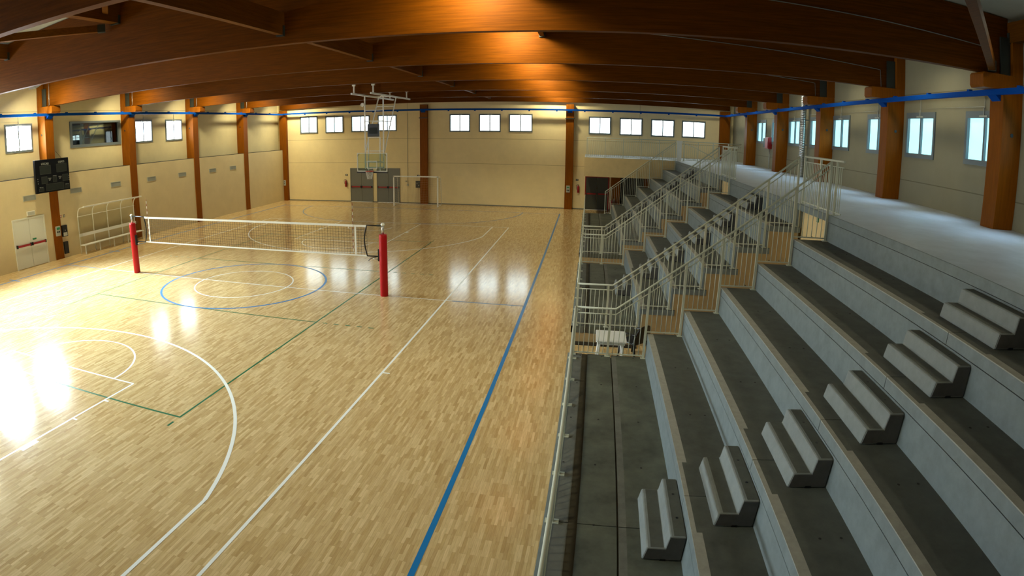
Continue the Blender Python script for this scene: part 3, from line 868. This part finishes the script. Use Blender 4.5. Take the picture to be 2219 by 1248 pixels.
def straight_rail(a, c, zf, ztop, label, posts, group, bspace=.125, name='guard_rail', ext=0.0, midoff=.125, zbot=.06):
    ax = 0 if abs(c[0] - a[0]) > abs(c[1] - a[1]) else 1
    g = empty(name, ((a[0] + c[0]) / 2, (a[1] + c[1]) / 2, zf), label, 'railing', group)
    P = lambda t, z: (t, a[1], z) if ax == 0 else (a[0], t, z)
    t0, t1 = sorted((a[ax], c[ax]))
    MB().tube([P(t0 - ext, ztop), P(t1, ztop)], .025, 10).build('top_rail', M['rail'], g)
    MB().tube([P(t0, ztop - midoff), P(t1, ztop - midoff)], .012, 8).build('mid_rail', M['rail'], g)
    b0, b1 = P(t0, zf + zbot), P(t1, zf + zbot)
    MB().bar(b0, b1, .024, .024).build('bottom_rail', M['rail'], g)
    for t in posts:
        q = P(t, 0)
        po = MB().box(q[0] - .022, q[0] + .022, q[1] - .022, q[1] + .022, zf, ztop).build('post', M['rail'], g)
        MB().box(q[0] - .09, q[0] + .09, q[1] - .05, q[1] + .05, zf, zf + .014).build('foot_plate', M['rail'], po)
    n = int((t1 - t0) / bspace)
    me = None
    for j in range(1, n):
        t = t0 + (t1 - t0) * j / n
        if me is None:
            x = P(t, 0)
            me = MB().tube([(x[0], x[1], zf + zbot), (x[0], x[1], ztop - midoff)], .0095, 6).build('baluster', M['rail'], g)
            tt = t
        else:
            o = me.copy(); col.objects.link(o); o.parent = g
            o.location[ax] = t - tt
    return g
FX = 11.61
straight_rail((FX, -16.8), (FX, -4.64), Z0, 1.54, 'long cream-white guard railing along the front edge of the nearest grandstand block', [-4.9 - 1.122 * i for i in range(11)], 'front edge railings', .14)
straight_rail((FX, -2.68), (FX, 4.41), Z0, 1.54, 'cream-white guard railing along the front edge of the middle grandstand block', [-2.5 + 1.122 * i for i in range(7)], 'front edge railings', .13)
straight_rail((FX, 6.29), (FX, 17.95), Z0, 1.54, 'cream-white guard railing along the front edge of the farthest grandstand block', [6.5 + 1.13 * i for i in range(11)], 'front edge railings', .14)
straight_rail((17.12, -4.98), (17.12, -2.68), ZD, 4.96, 'short cream-white guard on the walkway above the nearer passage', [-4.64, -3.72, -2.7], 'passage guards', .1)
straight_rail((17.12, 4.0), (17.12, 6.29), ZD, 4.96, 'short cream-white guard on the walkway above the farther passage', [4.41, 5.35, 6.27], 'passage guards', .1)
straight_rail((11.62, 18.14), (17.1, 18.14), ZD, 5.0, 'thin white railing along the front of the balcony', [11.64, 12.73, 13.82, 14.91, 16.0], 'balcony railings', .12)
straight_rail((17.42, 18.14), (21.05, 18.14), ZD, 4.98, 'thin white railing closing the far end of the walkway', [17.5, 18.37, 19.3, 20.24], 'balcony railings', .12)
o = empty('gate_post', (17.22, 18.14, ZD), 'thick white square post where the balcony railing meets the walkway', 'post')
MB().box(17.08, 17.36, 18.05, 18.23, ZD, 4.93).build('casing', M['white'], o, bevel=.01)
MB().box(17.05, 17.39, 18.02, 18.26, 4.93, 5.02).build('cap', M['white'], o)
# handrail of the stair behind the far railing
o = empty('stair_handrail', (18.6, 20.3, ZD), 'sloping grey-white stair handrail behind the far walkway railing', 'handrail')
MB().tube([(17.55, 20.3, 4.95), (18.55, 20.3, 4.62), (19.9, 20.3, 4.0)], .02, 8).build('rail', M['rail'], o)
for x, z in ((17.6, 4.93), (18.55, 4.62), (19.85, 4.02)):
    MB().tube([(x, 20.3, ZD), (x, 20.3, z)], .016, 8).build('post', M['rail'], o)

# ------------------------------------------------------------------ volleyball
def vpost(x, label):
    g = empty('volleyball_post', (x, 0, 0), label, 'volleyball post', 'volleyball posts')
    s = -1 if x > 0 else 1
    MB().lathe((x, 0, 0), [(.125, 0), (.13, .02), (.13, 1.98), (.118, 2.03)], 24).build('pad', M['red'], g)
    MB().tube([(x, 0, 2.0), (x, 0, 2.33)], .042, 14).build('pole', M['galv'], g)
    MB().lathe((x, 0, 2.31), [(.06, 0), (.065, .02), (.065, .05), (.03, .08)], 14).build('cap', M['white'], g)
    MB().box(x + s * .12, x + s * .17, -.05, .05, 1.15, 1.55).build('winch', M['black'], g)
    MB().tube([(x + s * .16, 0, 1.2), (x + s * .34, -.03, 1.22)], .014, 8).build('crank', M['galv'], g)
    MB().box(x - .07, x + s * .2, -.035, .035, 2.28, 2.33).build('hook', M['steel_dark'], g)
    return g
vpost(-5.4, 'red padded volleyball post near the white team bench')
vpost(5.45, 'red padded volleyball post nearer the grandstand')
net = empty('volleyball_net', (0.05, 0, 1.3), 'volleyball net with white tapes across the middle of the court', 'volleyball net')
NZ0, NZ1 = 1.30, 2.30
MB().box(-4.72, 4.9, -.006, .006, 2.235, 2.305).build('top_tape', M['white_net'], net)
MB().box(-4.72, 4.9, -.005, .005, 1.28, 1.325).build('bottom_tape', M['white_net'], net)
for x in (-4.46, 4.50):
    MB().box(x - .028, x + .028, -.009, .009, 1.29, 2.24).build('side_band', M['white_net'], net)
m = MB()
nx = 96
for i in range(nx + 1):
    x = -4.72 + 9.62 * i / nx
    m.box(x - .003, x + .003, -.002, .002, 1.32, 2.24)
for j in range(1, 10):
    z = 1.32 + .92 * j / 10
    m.box(-4.72, 4.9, -.002, .002, z - .003, z + .003)
m.build('netting', M['cord'], net)
for s, x0, x1 in ((1, 4.9, 5.42), (-1, -4.72, -5.34)):
    pts = [(x1, 0, 2.30), (x0, 0, 2.30)]
    for i in range(1, 8):
        t = i / 8
        pts.append((x0 - s * .09 * math.sin(math.pi * t), 0, 2.30 - 1.0 * t))
    pts += [(x0, 0, 1.30), (x1 - s * .1, 0, 1.30)]
    MB().tube(pts, .023, 8).build('edge_cord', M['black'], net)
for x in (-4.49, 4.42):
    a = MB()
    for i in range(16):
        a.slot(i % 2).tube([(x, -.012, 1.42 + i * .1), (x, -.012, 1.52 + i * .1)], .007, 6)
    a.build('antenna', [M['white_net'], M['red_dark']], net)
MB().tube([(5.3, 0, 1.3), (5.05, -.03, 1.24), (4.95, -.05, 1.15)], .012, 6).build('tie_cord', M['black'], net)

# ------------------------------------------------------------------ basketball hoop hung from the roof
hp = empty('basketball_hoop', (0.08, 12.9, 3.0), 'white ceiling-hung basketball hoop with shot clock at the far end', 'basketball hoop')
XA, XB = -.46, .64
for x in (XA, XB):
    MB().bar((x, 11.15, 7.30), (x, 17.7, 7.30), .09, .09).build('ceiling_rail', M['white'], hp)
    for y in (11.5, 17.1):
        MB().box(x - .035, x + .035, y - .035, y + .035, 7.34, 7.80).build('hanger', M['white'], hp)
        MB().box(x - .09, x + .09, y - .05, y + .05, 7.72, 7.80).build('clamp', M['white'], hp)
    MB().bar((x, 12.98, 7.26), (x, 12.98, 3.2), .06, .06).build('mast', M['white'], hp)
    MB().bar((x, 15.1, 7.24), (x + (.04 if x > 0 else 0), 13.02, 4.16), .05, .05).build('diagonal_brace', M['white'], hp)
MB().bar((XA, 13.0, 7.28), (XB, 15.0, 7.30), .05, .05).bar((XB, 13.0, 7.28), (XA, 15.0, 7.30), .05, .05).build('cross_brace', M['white'], hp)
for y, z in ((12.98, 6.47), (12.98, 5.87), (12.98, 4.2), (14.75, 6.75), (14.1, 5.84)):
    MB().bar((XA, y, z), (XB, y, z), .045, .045).build('crossbar', M['white'], hp)
MB().tube([(XA - .12, 12.9, 6.78), (XA - .12, 13.1, 6.78)], .11, 14).build('motor', M['white'], hp)
for x in (-.25, .44):
    MB().bar((x, 12.96, 4.95), (x, 12.92, 3.1), .05, .05).build('inner_mast', M['white'], hp)
MB().bar((-.25, 12.96, 4.95), (.44, 12.96, 4.95), .045, .045).build('inner_crossbar', M['white'], hp)
b = MB()
y = 12.82
for q in ((-.9, .9, 4.06, 4.1), (-.9, .9, 3.05, 3.10), (-.9, -.85, 3.1, 4.06), (.85, .9, 3.1, 4.06)):
    b.box(q[0], q[1], y - .02, y + .03, q[2], q[3])
for q in ((-.295, .295, 3.62, 3.66), (-.295, .295, 3.20, 3.235), (-.295, -.26, 3.235, 3.62), (.26, .295, 3.235, 3.62)):
    b.box(q[0], q[1], y - .012, y + .0, q[2], q[3])
b.build('board_frame', M['white'], hp)
MB().box(-.86, .86, y, y + .012, 3.09, 4.07).build('backboard', M['board_glass'], hp)
MB().box(-.92, .92, y - .03, y + .06, 2.97, 3.055).build('board_padding', M['black'], hp)
for sx in (-1, 1):
    for za, zb in ((4.04, 3.92), (3.12, 3.24)):
        MB().bar((sx * .76, y - .024, za), (sx * .86, y - .024, zb), .012, .035, up=(0, 1, 0)).build('corner_mark', M['black'], hp)
MB().box(-.5, .62, 12.9, 13.0, 3.25, 3.31).box(-.5, .62, 12.9, 13.0, 3.55, 3.61).build('board_bracket', M['white'], hp)
rim = [(.225 * math.cos(2 * math.pi * i / 28), 12.43 + .225 * math.sin(2 * math.pi * i / 28), 3.10) for i in range(28)]
MB().tube(rim, .014, 8, True).box(-.09, .09, 12.64, 12.83, 3.07, 3.115).build('rim', M['orange'], hp)
nb = MB()
def ringpt(a, r, z): return (r * math.cos(a), 12.43 + r * math.sin(a), z)
for i in range(12):
    for s in (1, -1):
        pts = [ringpt(2 * math.pi * (i + s * j * .5) / 12, .22 - .095 * (j / 5) ** .8, 3.09 - .085 * j) for j in range(6)]
        nb.tube(pts, .006, 5)
nb.build('hoop_net', M['white_net'], hp)
cl = empty('shot_clock', (0.08, 12.9, 4.98), 'black shot clock box fixed to the hanging hoop frame', 'shot clock')
MB().box(-.26, .42, 12.84, 12.96, 4.99, 5.70).build('case', M['black'], cl, bevel=.008)
MB().box(-.17, .33, 12.832, 12.845, 5.16, 5.50).build('display', M['digit'], cl)

# ------------------------------------------------------------------ goal
g = empty('futsal_goal', (-.1, 21.2, 0), 'white futsal goal standing against the end wall', 'goal')
GX0, GX1 = -1.72, 1.50
for x in (GX0, GX1):
    MB().bar((x, 21.2, 0), (x, 21.2, 2.12), .08, .08).build('upright', M['white'], g)
    MB().tube([(x, 21.2, .04), (x, 22.2, .04)], .022, 8).build('ground_bar', M['white'], g)
    MB().tube([(x, 21.2, 2.08), (x, 21.85, 2.04), (x, 22.0, 1.9), (x, 22.2, .04)], .02, 8).build('back_stanchion', M['white'], g)
MB().bar((GX0 - .04, 21.2, 2.11), (GX1 + .04, 21.2, 2.11), .08, .08).build('crossbar', M['white'], g)
MB().tube([(GX0, 22.2, .04), (GX1, 22.2, .04)], .02, 8).build('back_bar', M['white'], g)
n = MB()
for i in range(1, 27):
    x = GX0 + (GX1 - GX0) * i / 27
    n.tube([(x, 21.85, 2.03), (x, 22.0, 1.88), (x, 22.18, .06)], .003, 4); n.tube([(x, 21.2, 2.1), (x, 21.85, 2.03)], .003, 4)
for j in range(1, 16):
    z = 2.0 * j / 16; yb = 22.2 - .2 * z / 1.9
    n.tube([(GX0, 21.2, z), (GX0, yb, z)], .003, 4); n.tube([(GX1, 21.2, z), (GX1, yb, z)], .003, 4); n.tube([(GX0, yb, z), (GX1, yb, z)], .003, 4)
n.build('net', M['goal_net'], g)

# ------------------------------------------------------------------ scoreboard
s = empty('scoreboard', (-11.28, .56, 3.25), 'black electronic scoreboard hung on the column of the side wall', 'scoreboard')
sx = -11.2
MB().box(sx - .14, sx, -.44, 1.56, 3.25, 4.755).build('case', M['board_black'], s, bevel=.008)
def screen(y0, y1, z0, z1):
    f = MB()
    f.slot(0).box(sx - .001, sx + .004, y0, y1, z0, z1)
    f.slot(1).box(sx, sx + .006, y0, y1, z1 - .008, z1).box(sx, sx + .006, y0, y1, z0, z0 + .008).box(sx, sx + .006, y0, y0 + .008, z0, z1).box(sx, sx + .006, y1 - .008, y1, z0, z1)
    f.build('display', [M['digit'], M['digit_edge']], s)
screen(-.18, .46, 4.09, 4.48); screen(.80, 1.42, 4.12, 4.50)
screen(-.12, .22, 3.66, 3.98); screen(1.13, 1.47, 3.68, 3.99); screen(.55, .78, 3.68, 3.92)
screen(.12, 1.18, 3.32, 3.66 - .03)
screen(-.3, -.02, 3.33, 3.47); screen(1.25, 1.5, 3.33, 3.47)
text('LOCALI', .13, (sx + .006, .14, 4.56), FACE_PX, M['text_grey'], s)
text('OSPITI', .13, (sx + .006, 1.11, 4.58), FACE_PX, M['text_grey'], s)
text('PERIODO', .05, (sx + .006, .665, 3.965), FACE_PX, M['text_grey'], s)
text('FALLI\nSET', .075, (sx + .006, .36, 3.84), FACE_PX, M['text_grey'], s)
text('FALLI\nSET', .075, (sx + .006, .98, 3.86), FACE_PX, M['text_grey'], s)
text('TIME OUT', .05, (sx + .006, -.16, 3.51), FACE_PX, M['text_grey'], s)
text('TIME OUT', .05, (sx + .006, 1.375, 3.51), FACE_PX, M['text_grey'], s)
for y in (-.33, 1.53):
    for z in (3.68, 3.78, 3.88):
        MB().box(sx, sx + .006, y - .012, y + .012, z, z + .04).build('indicator', M['text_grey'], s)
MB().tube([(sx - .07, 1.2, 4.75), (sx - .2, .95, 5.1)], .008, 6).build('hanging_cable', M['steel_dark'], s)

# ------------------------------------------------------------------ vents, doors and small wall fittings
def vent_proto():
    r = empty('air_vent', (0, 0, 0), 'x', 'vent')
    x = 0
    f = MB().box(x, x + .025, -.36, .36, -.12, -.10).box(x, x + .025, -.36, .36, .10, .12).box(x, x + .025, -.36, -.34, -.1, .1).box(x, x + .025, .34, .36, -.1, .1)
    f.build('frame', M['vent'], r)
    f = MB()
    for i in range(9):
        z = -.09 + i * .0225
        f.add([(x + .004, -.34, z + .014), (x + .004, .34, z + .014), (x + .018, .34, z), (x + .018, -.34, z)], [(0, 1, 2, 3)])
    f.box(x, x + .003, -.34, .34, -.1, .1)
    f.build('louvres', M['vent'], r)
    return r
v0 = vent_proto()
vl = ['grey louvred vent above the pale door, below the scoreboard corner', 'grey louvred vent just right of the scoreboard', 'grey louvred vent above the middle of the white bench', 'grey louvred vent first past the bench column', 'grey louvred vent second past the bench column',
      'grey louvred vent nearer the camera in the last but one panel', 'grey louvred vent farther of the pair in the last but one panel']
for i, (y, lab) in enumerate(zip((-.66, 2.17, 4.92, 7.72, 10.45, 13.5, 15.8), vl)):
    if i == 0:
        v0.location = (XLF - .05, y, 3.11); v0['label'] = lab; v0['group'] = 'wall vents'
    else:
        dup(v0, (XLF - .05, y, 3.11), lab, 'wall vents')

def double_door(name, axis, plane, inward, u0, u1, z1, leafm, label, bars=True, barz=1.06, framem=None, barm=None, gap_light=True):
    P = (lambda u, z, t: (plane + inward * t, u, z)) if axis == 'x' else (lambda u, z, t: (u, plane + inward * t, z))
    root = empty(name, P((u0 + u1) / 2, 0, 0), label, 'door', kind='structure')
    def bx(ua, ub, za, zb, ta, tb, m=None):
        m = m or MB(); p = P(ua, za, ta); q = P(ub, zb, tb); m.box(p[0], q[0], p[1], q[1], p[2], q[2]); return m
    f = bx(u0 - .06, u0, 0, z1 + .06, 0, .05); bx(u1, u1 + .06, 0, z1 + .06, 0, .05, f); bx(u0, u1, z1, z1 + .06, 0, .05, f)
    f.build('frame', framem or leafm, root)
    um = (u0 + u1) / 2
    for a, c in ((u0, um - .006), (um + .006, u1)):
        lf = bx(a + .004, c, .03, z1 - .004, 0, .035).build('leaf', leafm, root)
        if bars:
            w = c - a
            bb = bx(a + .08 * w, c - .06 * w, barz - .045, barz + .045, .075, .115)
            bb = bb.build('panic_bar', barm or M['red_dark'], lf)
            e = bx(a + .03 * w, a + .09 * w, barz - .07, barz + .07, .035, .125); e.build('bar_mount', M['black'], lf); e = bx(c - .08 * w, c - .02 * w, barz - .07, barz + .07, .035, .125)
            e.build('bar_mount', M['black'], lf)
    if gap_light:
        bx(u0, u1, 0, .03, 0, .04).build('underdoor_light', M['underdoor_light'], root)  # strip painted as the line of daylight below the leaves
    return root
double_door('door_1', 'x', XLF - .05, 1, -1.72, .0, 2.2, M['door_light'], 'pale grey double door with red panic bars under the scoreboard', barz=1.05, framem=M['door_light'], gap_light=False)
d = bpy.data.objects['door_1']
MB().box(XLF - .016, XLF - .008, -.75, -.53, 1.21, 1.29).build('green_sticker', M['green'], d)
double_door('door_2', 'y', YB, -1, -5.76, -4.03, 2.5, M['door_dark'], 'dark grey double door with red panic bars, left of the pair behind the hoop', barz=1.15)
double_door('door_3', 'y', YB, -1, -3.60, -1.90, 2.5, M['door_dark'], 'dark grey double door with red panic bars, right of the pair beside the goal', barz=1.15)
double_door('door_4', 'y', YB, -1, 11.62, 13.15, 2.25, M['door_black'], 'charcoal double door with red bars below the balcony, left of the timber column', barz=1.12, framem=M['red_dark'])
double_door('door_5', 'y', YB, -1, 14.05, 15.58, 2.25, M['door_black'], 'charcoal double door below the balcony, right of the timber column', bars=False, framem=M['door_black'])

def wall_box(name, cat, x0, x1, y0, y1, z0, z1, m, label, group=None, extra=None, bevel=.004):
    r = empty(name, ((x0 + x1) / 2, (y0 + y1) / 2, z0), label, cat, group)
    MB().box(x0, x1, y0, y1, z0, z1).build('case', m, r, bevel=bevel)
    for nm, q, mm in (extra or []):
        MB().box(*q).build(nm, mm, r)
    return r
wx = XLF - .05
wall_box('emergency_light', 'emergency light', wx, wx + .07, -.91, -.46, 2.31, 2.52, M['sign_white'], 'white emergency light box above the pale door', extra=[('diffuser', (wx + .07, wx + .075, -.88, -.49, 2.34, 2.49), M['vent'])])
wall_box('switch_panel', 'switch panel', XLF, XLF + .07, .63, .88, 1.12, 1.58, M['vent'], 'grey switch panel on the column below the scoreboard', extra=[('green_display', (XLF + .07, XLF + .075, .66, .85, 1.42, 1.53), M['green']), ('socket', (XLF + .07, XLF + .075, .67, .74, 1.27, 1.35), M['black']), ('socket', (XLF + .07, XLF + .075, .77, .84, 1.27, 1.35), M['black'])])
wall_box('control_box', 'control box', wx, wx + .1, 1.03, 1.33, 1.02, 1.56, M['black'], 'black wall box between the scoreboard column and the bench, upper one', 'black wall boxes', extra=[('key_switch', (wx + .1, wx + .106, 1.17, 1.20, 1.30, 1.34), M['sign_white']), ('lower_panel', (wx + .1, wx + .104, 1.06, 1.30, 1.05, 1.22), M['vent'])])
wall_box('control_box', 'control box', wx, wx + .1, 1.05, 1.29, .19, .77, M['black'], 'narrow black wall box near the floor beside the bench, lower one', 'black wall boxes')
wall_box('hazard_sign', 'sign', wx, wx + .006, 1.02, 1.13, 1.93, 2.06, M['red_dark'], 'tiny red square sign on the wall beside the scoreboard column', 'small wall signs', extra=[('white_centre', (wx + .006, wx + .008, 1.045, 1.105, 1.955, 2.035), M['sign_white'])], bevel=0)
wall_box('hazard_sign', 'sign', wx, wx + .006, 1.22, 1.33, 1.93, 2.06, M['steel_dark'], 'tiny dark bordered sign on the wall between column and bench', 'small wall signs', extra=[('white_centre', (wx + .006, wx + .008, 1.25, 1.30, 1.95, 2.04), M['sign_white'])], bevel=0)
wall_box('switch_panel', 'switch panel', -11.5, -11.33, 22.53, 22.6, 1.2, 1.62, M['vent'], 'grey switch panel on the corner column', extra=[('socket', (-11.47, -11.40, 22.525, 22.53, 1.3, 1.38), M['black']), ('socket', (-11.47, -11.40, 22.525, 22.53, 1.45, 1.53), M['black'])])
wall_box('switch_panel', 'switch panel', 10.27, 10.52, 22.53, 22.6, 1.18, 1.64, M['vent'], 'grey switch panel on the end wall column near the grandstand', extra=[('socket', (10.31, 10.38, 22.525, 22.53, 1.26, 1.36), M['black']), ('socket', (10.41, 10.48, 22.525, 22.53, 1.26, 1.36), M['black']), ('green_display', (10.31, 10.48, 22.525, 22.53, 1.48, 1.56), M['green'])])
wall_box('control_box', 'control box', -.60, -.27, YB - .1, YB, 1.15, 1.66, M['steel_dark'], 'dark wall box behind the goal beside the column', 'black wall boxes', extra=[('button', (-.52, -.47, YB - .105, YB - .1, 1.45, 1.5), M['sign_white']), ('button', (-.40, -.35, YB - .105, YB - .1, 1.3, 1.35), M['sign_white'])])
for x, lab in ((-6.14, 'tiny sign above the fire extinguisher beside the dark doors'), (-.42, 'tiny sign above the dark wall box behind the goal'), (11.0, 'tiny sign above the fire extinguisher near the grandstand corner')):
    wall_box('hazard_sign', 'sign', x - .09, x + .09, YB - .01, YB, 1.97, 2.10, M['steel_dark'], lab, 'small wall signs', extra=[('white_centre', (x - .02, x + .02, YB - .012, YB - .01, 1.99, 2.08), M['sign_white'])], bevel=0)
r = empty('alarm_bell', (-1.3, YB, 1.3), 'wall alarm point at the foot of the thin conduit beside the goal', 'alarm')
MB().box(-1.29, -1.17, YB - .07, YB, 1.27, 1.42).build('case', M['vent'], r)
MB().box(-1.4, -1.33, YB - .05, YB, 1.58, 1.66).build('push_button', M['vent'], r)
MB().tube([(-1.23, YB - .02, 1.42), (-1.23, YB - .02, 6.6)], .012, 6).build('conduit', M['vent'], r)

def extinguisher(x, y, z, label):
    r = empty('fire_extinguisher', (x, y, z), label, 'fire extinguisher', 'fire extinguishers')
    MB().lathe((x, y, z), [(.07, 0), (.08, .02), (.08, .40), (.055, .46), (.03, .49)], 16).build('cylinder', M['red_dark'], r)
    MB().tube([(x, y, z + .49), (x, y, z + .54)], .022, 10).box(x - .1, x + .03, y - .015, y + .015, z + .53, z + .56).build('valve', M['black'], r)
    MB().tube([(x - .08, y, z + .54), (x - .15, y, z + .5), (x - .13, y, z + .3), (x - .09, y, z + .2)], .013, 6).build('hose', M['black'], r)
    MB().box(x - .05, x + .05, y + .08, YB, z + .2, z + .3).build('wall_bracket', M['steel_dark'], r)
extinguisher(-6.16, YB - .12, 1.14, 'red fire extinguisher on the end wall left of the dark double doors')
extinguisher(11.1, YB - .12, 1.16, 'red fire extinguisher on the end wall beside the grandstand corner column')
r = empty('fire_extinguisher', (13.42, 22.3, 0), 'large red trolley extinguisher on the floor below the balcony', 'fire extinguisher', 'fire extinguishers')
MB().lathe((13.42, 22.3, .08), [(.11, 0), (.13, .03), (.13, .55), (.08, .64), (.04, .70)], 16).build('cylinder', M['red_dark'], r)
MB().tube([(13.27, 22.36, .06), (13.27, 22.36, .9)], .015, 6).tube([(13.57, 22.36, .06), (13.57, 22.36, .9)], .015, 6).build('trolley_frame', M['white'], r)
for x in (13.25, 13.59):
    MB().tube([(x - .02, 22.36, .09), (x + .02, 22.36, .09)], .09, 14).build('wheel', M['black'], r)

# exit signs above the passages
for y, lab in ((-3.72, 'small green exit sign on the cream wall of the nearer passage'), (5.2, 'small green exit sign on the cream wall of the farther passage')):
    r = wall_box('exit_sign', 'exit sign', 17.135, 17.16, y - .05, y + .05, 3.53, 3.665, M['green'], lab, 'passage exit signs')
    MB().box(17.131, 17.135, y - .012, y + .012, 3.57, 3.64).add([(17.13, y, 3.545), (17.13, y - .03, 3.58), (17.13, y + .03, 3.58)], [(0, 1, 2)]).build('arrow', M['sign_white'], r)

# ventilation duct
r = empty('air_duct', (21.42, 8.85, ZD), 'silver spiral ventilation duct rising beside the walkway windows', 'duct')
prof = []
zz = 0
while zz < 4.3:
    prof += [(.125, zz), (.125, zz + .075), (.131, zz + .082), (.131, zz + .092)]
    zz += .1
MB().lathe((21.42, 8.85, ZD), prof, 20).build('pipe', mat('duct_metal', (0.62, 0.66, 0.68), 0.3, 0.9), r)
for z in (5.2, 6.3):
    MB().box(21.42, XR - .004, 8.83, 8.87, z, z + .05).build('wall_clamp', M['galv'], r)
# hose cabinet
r = empty('hose_cabinet', (21.6, 14.6, 4.88), 'red fire hose cabinet on the walkway wall between two columns', 'hose cabinet')
MB().box(21.48, XR - .004, 14.15, 14.75, 4.88, 5.5).build('cabinet', M['red_dark'], r, bevel=.01)
MB().box(21.46, 21.48, 14.2, 14.7, 4.93, 5.45).build('door', M['red_dark'], r)
MB().box(21.6, XR - .004, 14.78, 15.5, 4.95, 5.45).build('side_panel', M['steel_dark'], r)
MB().tube([(21.62, 14.3, ZD), (21.62, 14.3, 4.88)], .025, 8).build('riser_pipe', M['galv'], r)
# cable conduits above the window openers
ci = 0
def conduit(x, ya, yb, zt, label, s):
    r = empty('cable_conduit', (x, (ya + yb) / 2, 6.6), label, 'conduit', 'thin conduits above the windows')
    MB().tube([(x, ya, 6.40), (x, ya, 6.56), (x, yb, 6.56), (x, yb, 6.40)], .012, 6).build('pipe', M['vent'], r)
    for y in (ya, yb):
        MB().tube([(x, y, 6.56), (x, y, zt)], .010, 6).build('riser', M['vent'], r)
for i in range(2, 6):
    a, c = right_win[2 * i], right_win[2 * i + 1]
    conduit(XR - .03, (a[0] + a[1]) / 2, (c[0] + c[1]) / 2, 6.85, 'thin grey conduit joining the %s pair of walkway windows from the camera end' % ORD[i], -1)
conduit(XL + .03, 7.83, 10.48, 6.85, 'thin grey conduit joining the two bright windows past the interior window', 1)
conduit(XL + .03, -3.27, -.63, 6.85, 'thin grey conduit above the windows just before the scoreboard', 1)

# ------------------------------------------------------------------ team bench
t = empty('team_bench', (-11.2, 4.0, 0), 'long white team bench with arched frame and clear screen against the side wall', 'bench')
ays = [2.0, 2.98, 3.98, 4.98, 5.95]
for y in ays:
    pts = [(-11.38, y, 0), (-11.38, y, 1.85)]
    for i in range(1, 7):
        a = math.pi / 2 * i / 6
        pts.append((-11.38 + .30 * (1 - math.cos(a)), y, 1.85 + .42 * math.sin(a)))
    pts.append((-10.78, y, 2.33))
    MB().tube(pts, .022, 8).build('arched_post', M['white'], t)
MB().box(-10.82, -10.74, 1.93, 6.02, 2.30, 2.36).build('front_rail', M['white'], t)
MB().box(-11.36, -11.33, 1.95, 6.0, .84, .99).build('backrest', M['white'], t)
MB().box(-11.33, -11.0, 1.95, 6.25, .42, .455).build('seat', M['white'], t)
for y in [2.04, 3.0, 4.0, 5.02, 6.2]:
    MB().box(-11.07, -11.03, y - .02, y + .02, 0, .42).build('leg', M['white'], t)
MB().tube([(-11.38, 1.95, 1.83), (-11.38, 6.0, 1.83)], .012, 6).build('screen_rail', M['white'], t)
m = MB()
sec = [(-11.40, .99), (-11.40, 1.85)] + [(-11.40 + .32 * (1 - math.cos(math.pi / 2 * i / 6)), 1.85 + .44 * math.sin(math.pi / 2 * i / 6)) for i in range(1, 7)] + [(-10.8, 2.35)]
for i in range(len(sec) - 1):
    (x0, z0), (x1, z1) = sec[i], sec[i + 1]
    m.add([(x0, 1.97, z0), (x0, 5.98, z0), (x1, 5.98, z1), (x1, 1.97, z1)], [(0, 1, 2, 3)])
m.build('clear_screen', M['plexi'], t)
for y in (1.985, 5.965):
    m = MB(); m.add([(-11.38, y, .5), (-11.02, y, .5), (-11.2, y, 1.6), (-11.38, y, 1.85)], [(0, 1, 2, 3)])
    m.build('end_screen', M['plexi'], t)

# ------------------------------------------------------------------ table and chair in the passage
t = empty('plastic_table', (12.46, -4.08, 0), 'small white plastic table standing in the nearer passage', 'table')
MB().prism([(12.13, -4.48), (12.79, -4.48), (12.81, -4.46), (12.81, -3.74), (12.79, -3.72), (12.13, -3.72), (12.11, -3.74), (12.11, -4.46)], 'z', .69, .72).build('tabletop', M['plastic_white'], t, bevel=.008)
for y in (-4.44, -3.78):
    MB().box(12.15, 12.77, y, y + .02, .63, .69).build('apron', M['plastic_white'], t)
for x, y, dx, dy in ((12.2, -4.38, -.04, -.04), (12.72, -4.38, .04, -.04), (12.2, -3.82, -.04, .04), (12.72, -3.82, .04, .04)):
    MB().tube([(x, y, .69), (x + dx * .4, y + dy * .4, .35), (x + dx, y + dy, 0)], .028, 8).build('leg', M['plastic_white'], t)
c = empty('plastic_chair', (13.0, -3.45, 0), 'black plastic armchair beside the white table in the passage', 'chair')
MB().prism([(12.76, .43), (13.2, .40), (13.22, .43), (12.76, .465)], 'y', -3.72, -3.25).build('seat', M['black'], c, bevel=.01)
bk = MB()
n = 10
vs = []
for i in range(n + 1):
    u = -1 + 2 * i / n
    y = -3.485 + u * .25
    zt = .90 - .16 * abs(u) ** 3
    xo = 13.30 - .07 * u * u
    vs += [(xo - .08, y, .43), (xo - .05, y, .43), (xo + .045, y, zt), (xo + .02, y, zt)]
fs = []
for i in range(n):
    o = 4 * i; p = o + 4
    fs += [(o, o + 1, p + 1, p), (o + 1, o + 2, p + 2, p + 1), (o + 2, o + 3, p + 3, p + 2), (o + 3, o, p, p + 3)]
fs += [(0, 3, 2, 1), (n * 4, n * 4 + 1, n * 4 + 2, n * 4 + 3)]
bk.add(vs, fs).build('backrest', M['black'], c)
for y in (-3.74, -3.23):
    MB().tube([(12.78, y, .40), (12.80, y, .62), (12.88, y, .66), (13.22, y, .68), (13.28, y + (.02 if y < -3.5 else -.02), .66)], .022, 8).build('armrest', M['black'], c)
for x, y, dx, dy in ((12.80, -3.71, -.05, -.04), (12.80, -3.26, -.05, .04), (13.2, -3.71, .09, -.04), (13.2, -3.26, .09, .04)):
    MB().tube([(x, y, .44), (x + dx, y + dy, 0)], .026, 8).build('leg', M['black'], c)

c.location = (13.08, -3.5, 0)
c.rotation_euler = (0, 0, R(-45))

# tidy: helper property is not needed any more
for o in bpy.data.objects:
    if 'org' in o: del o['org']
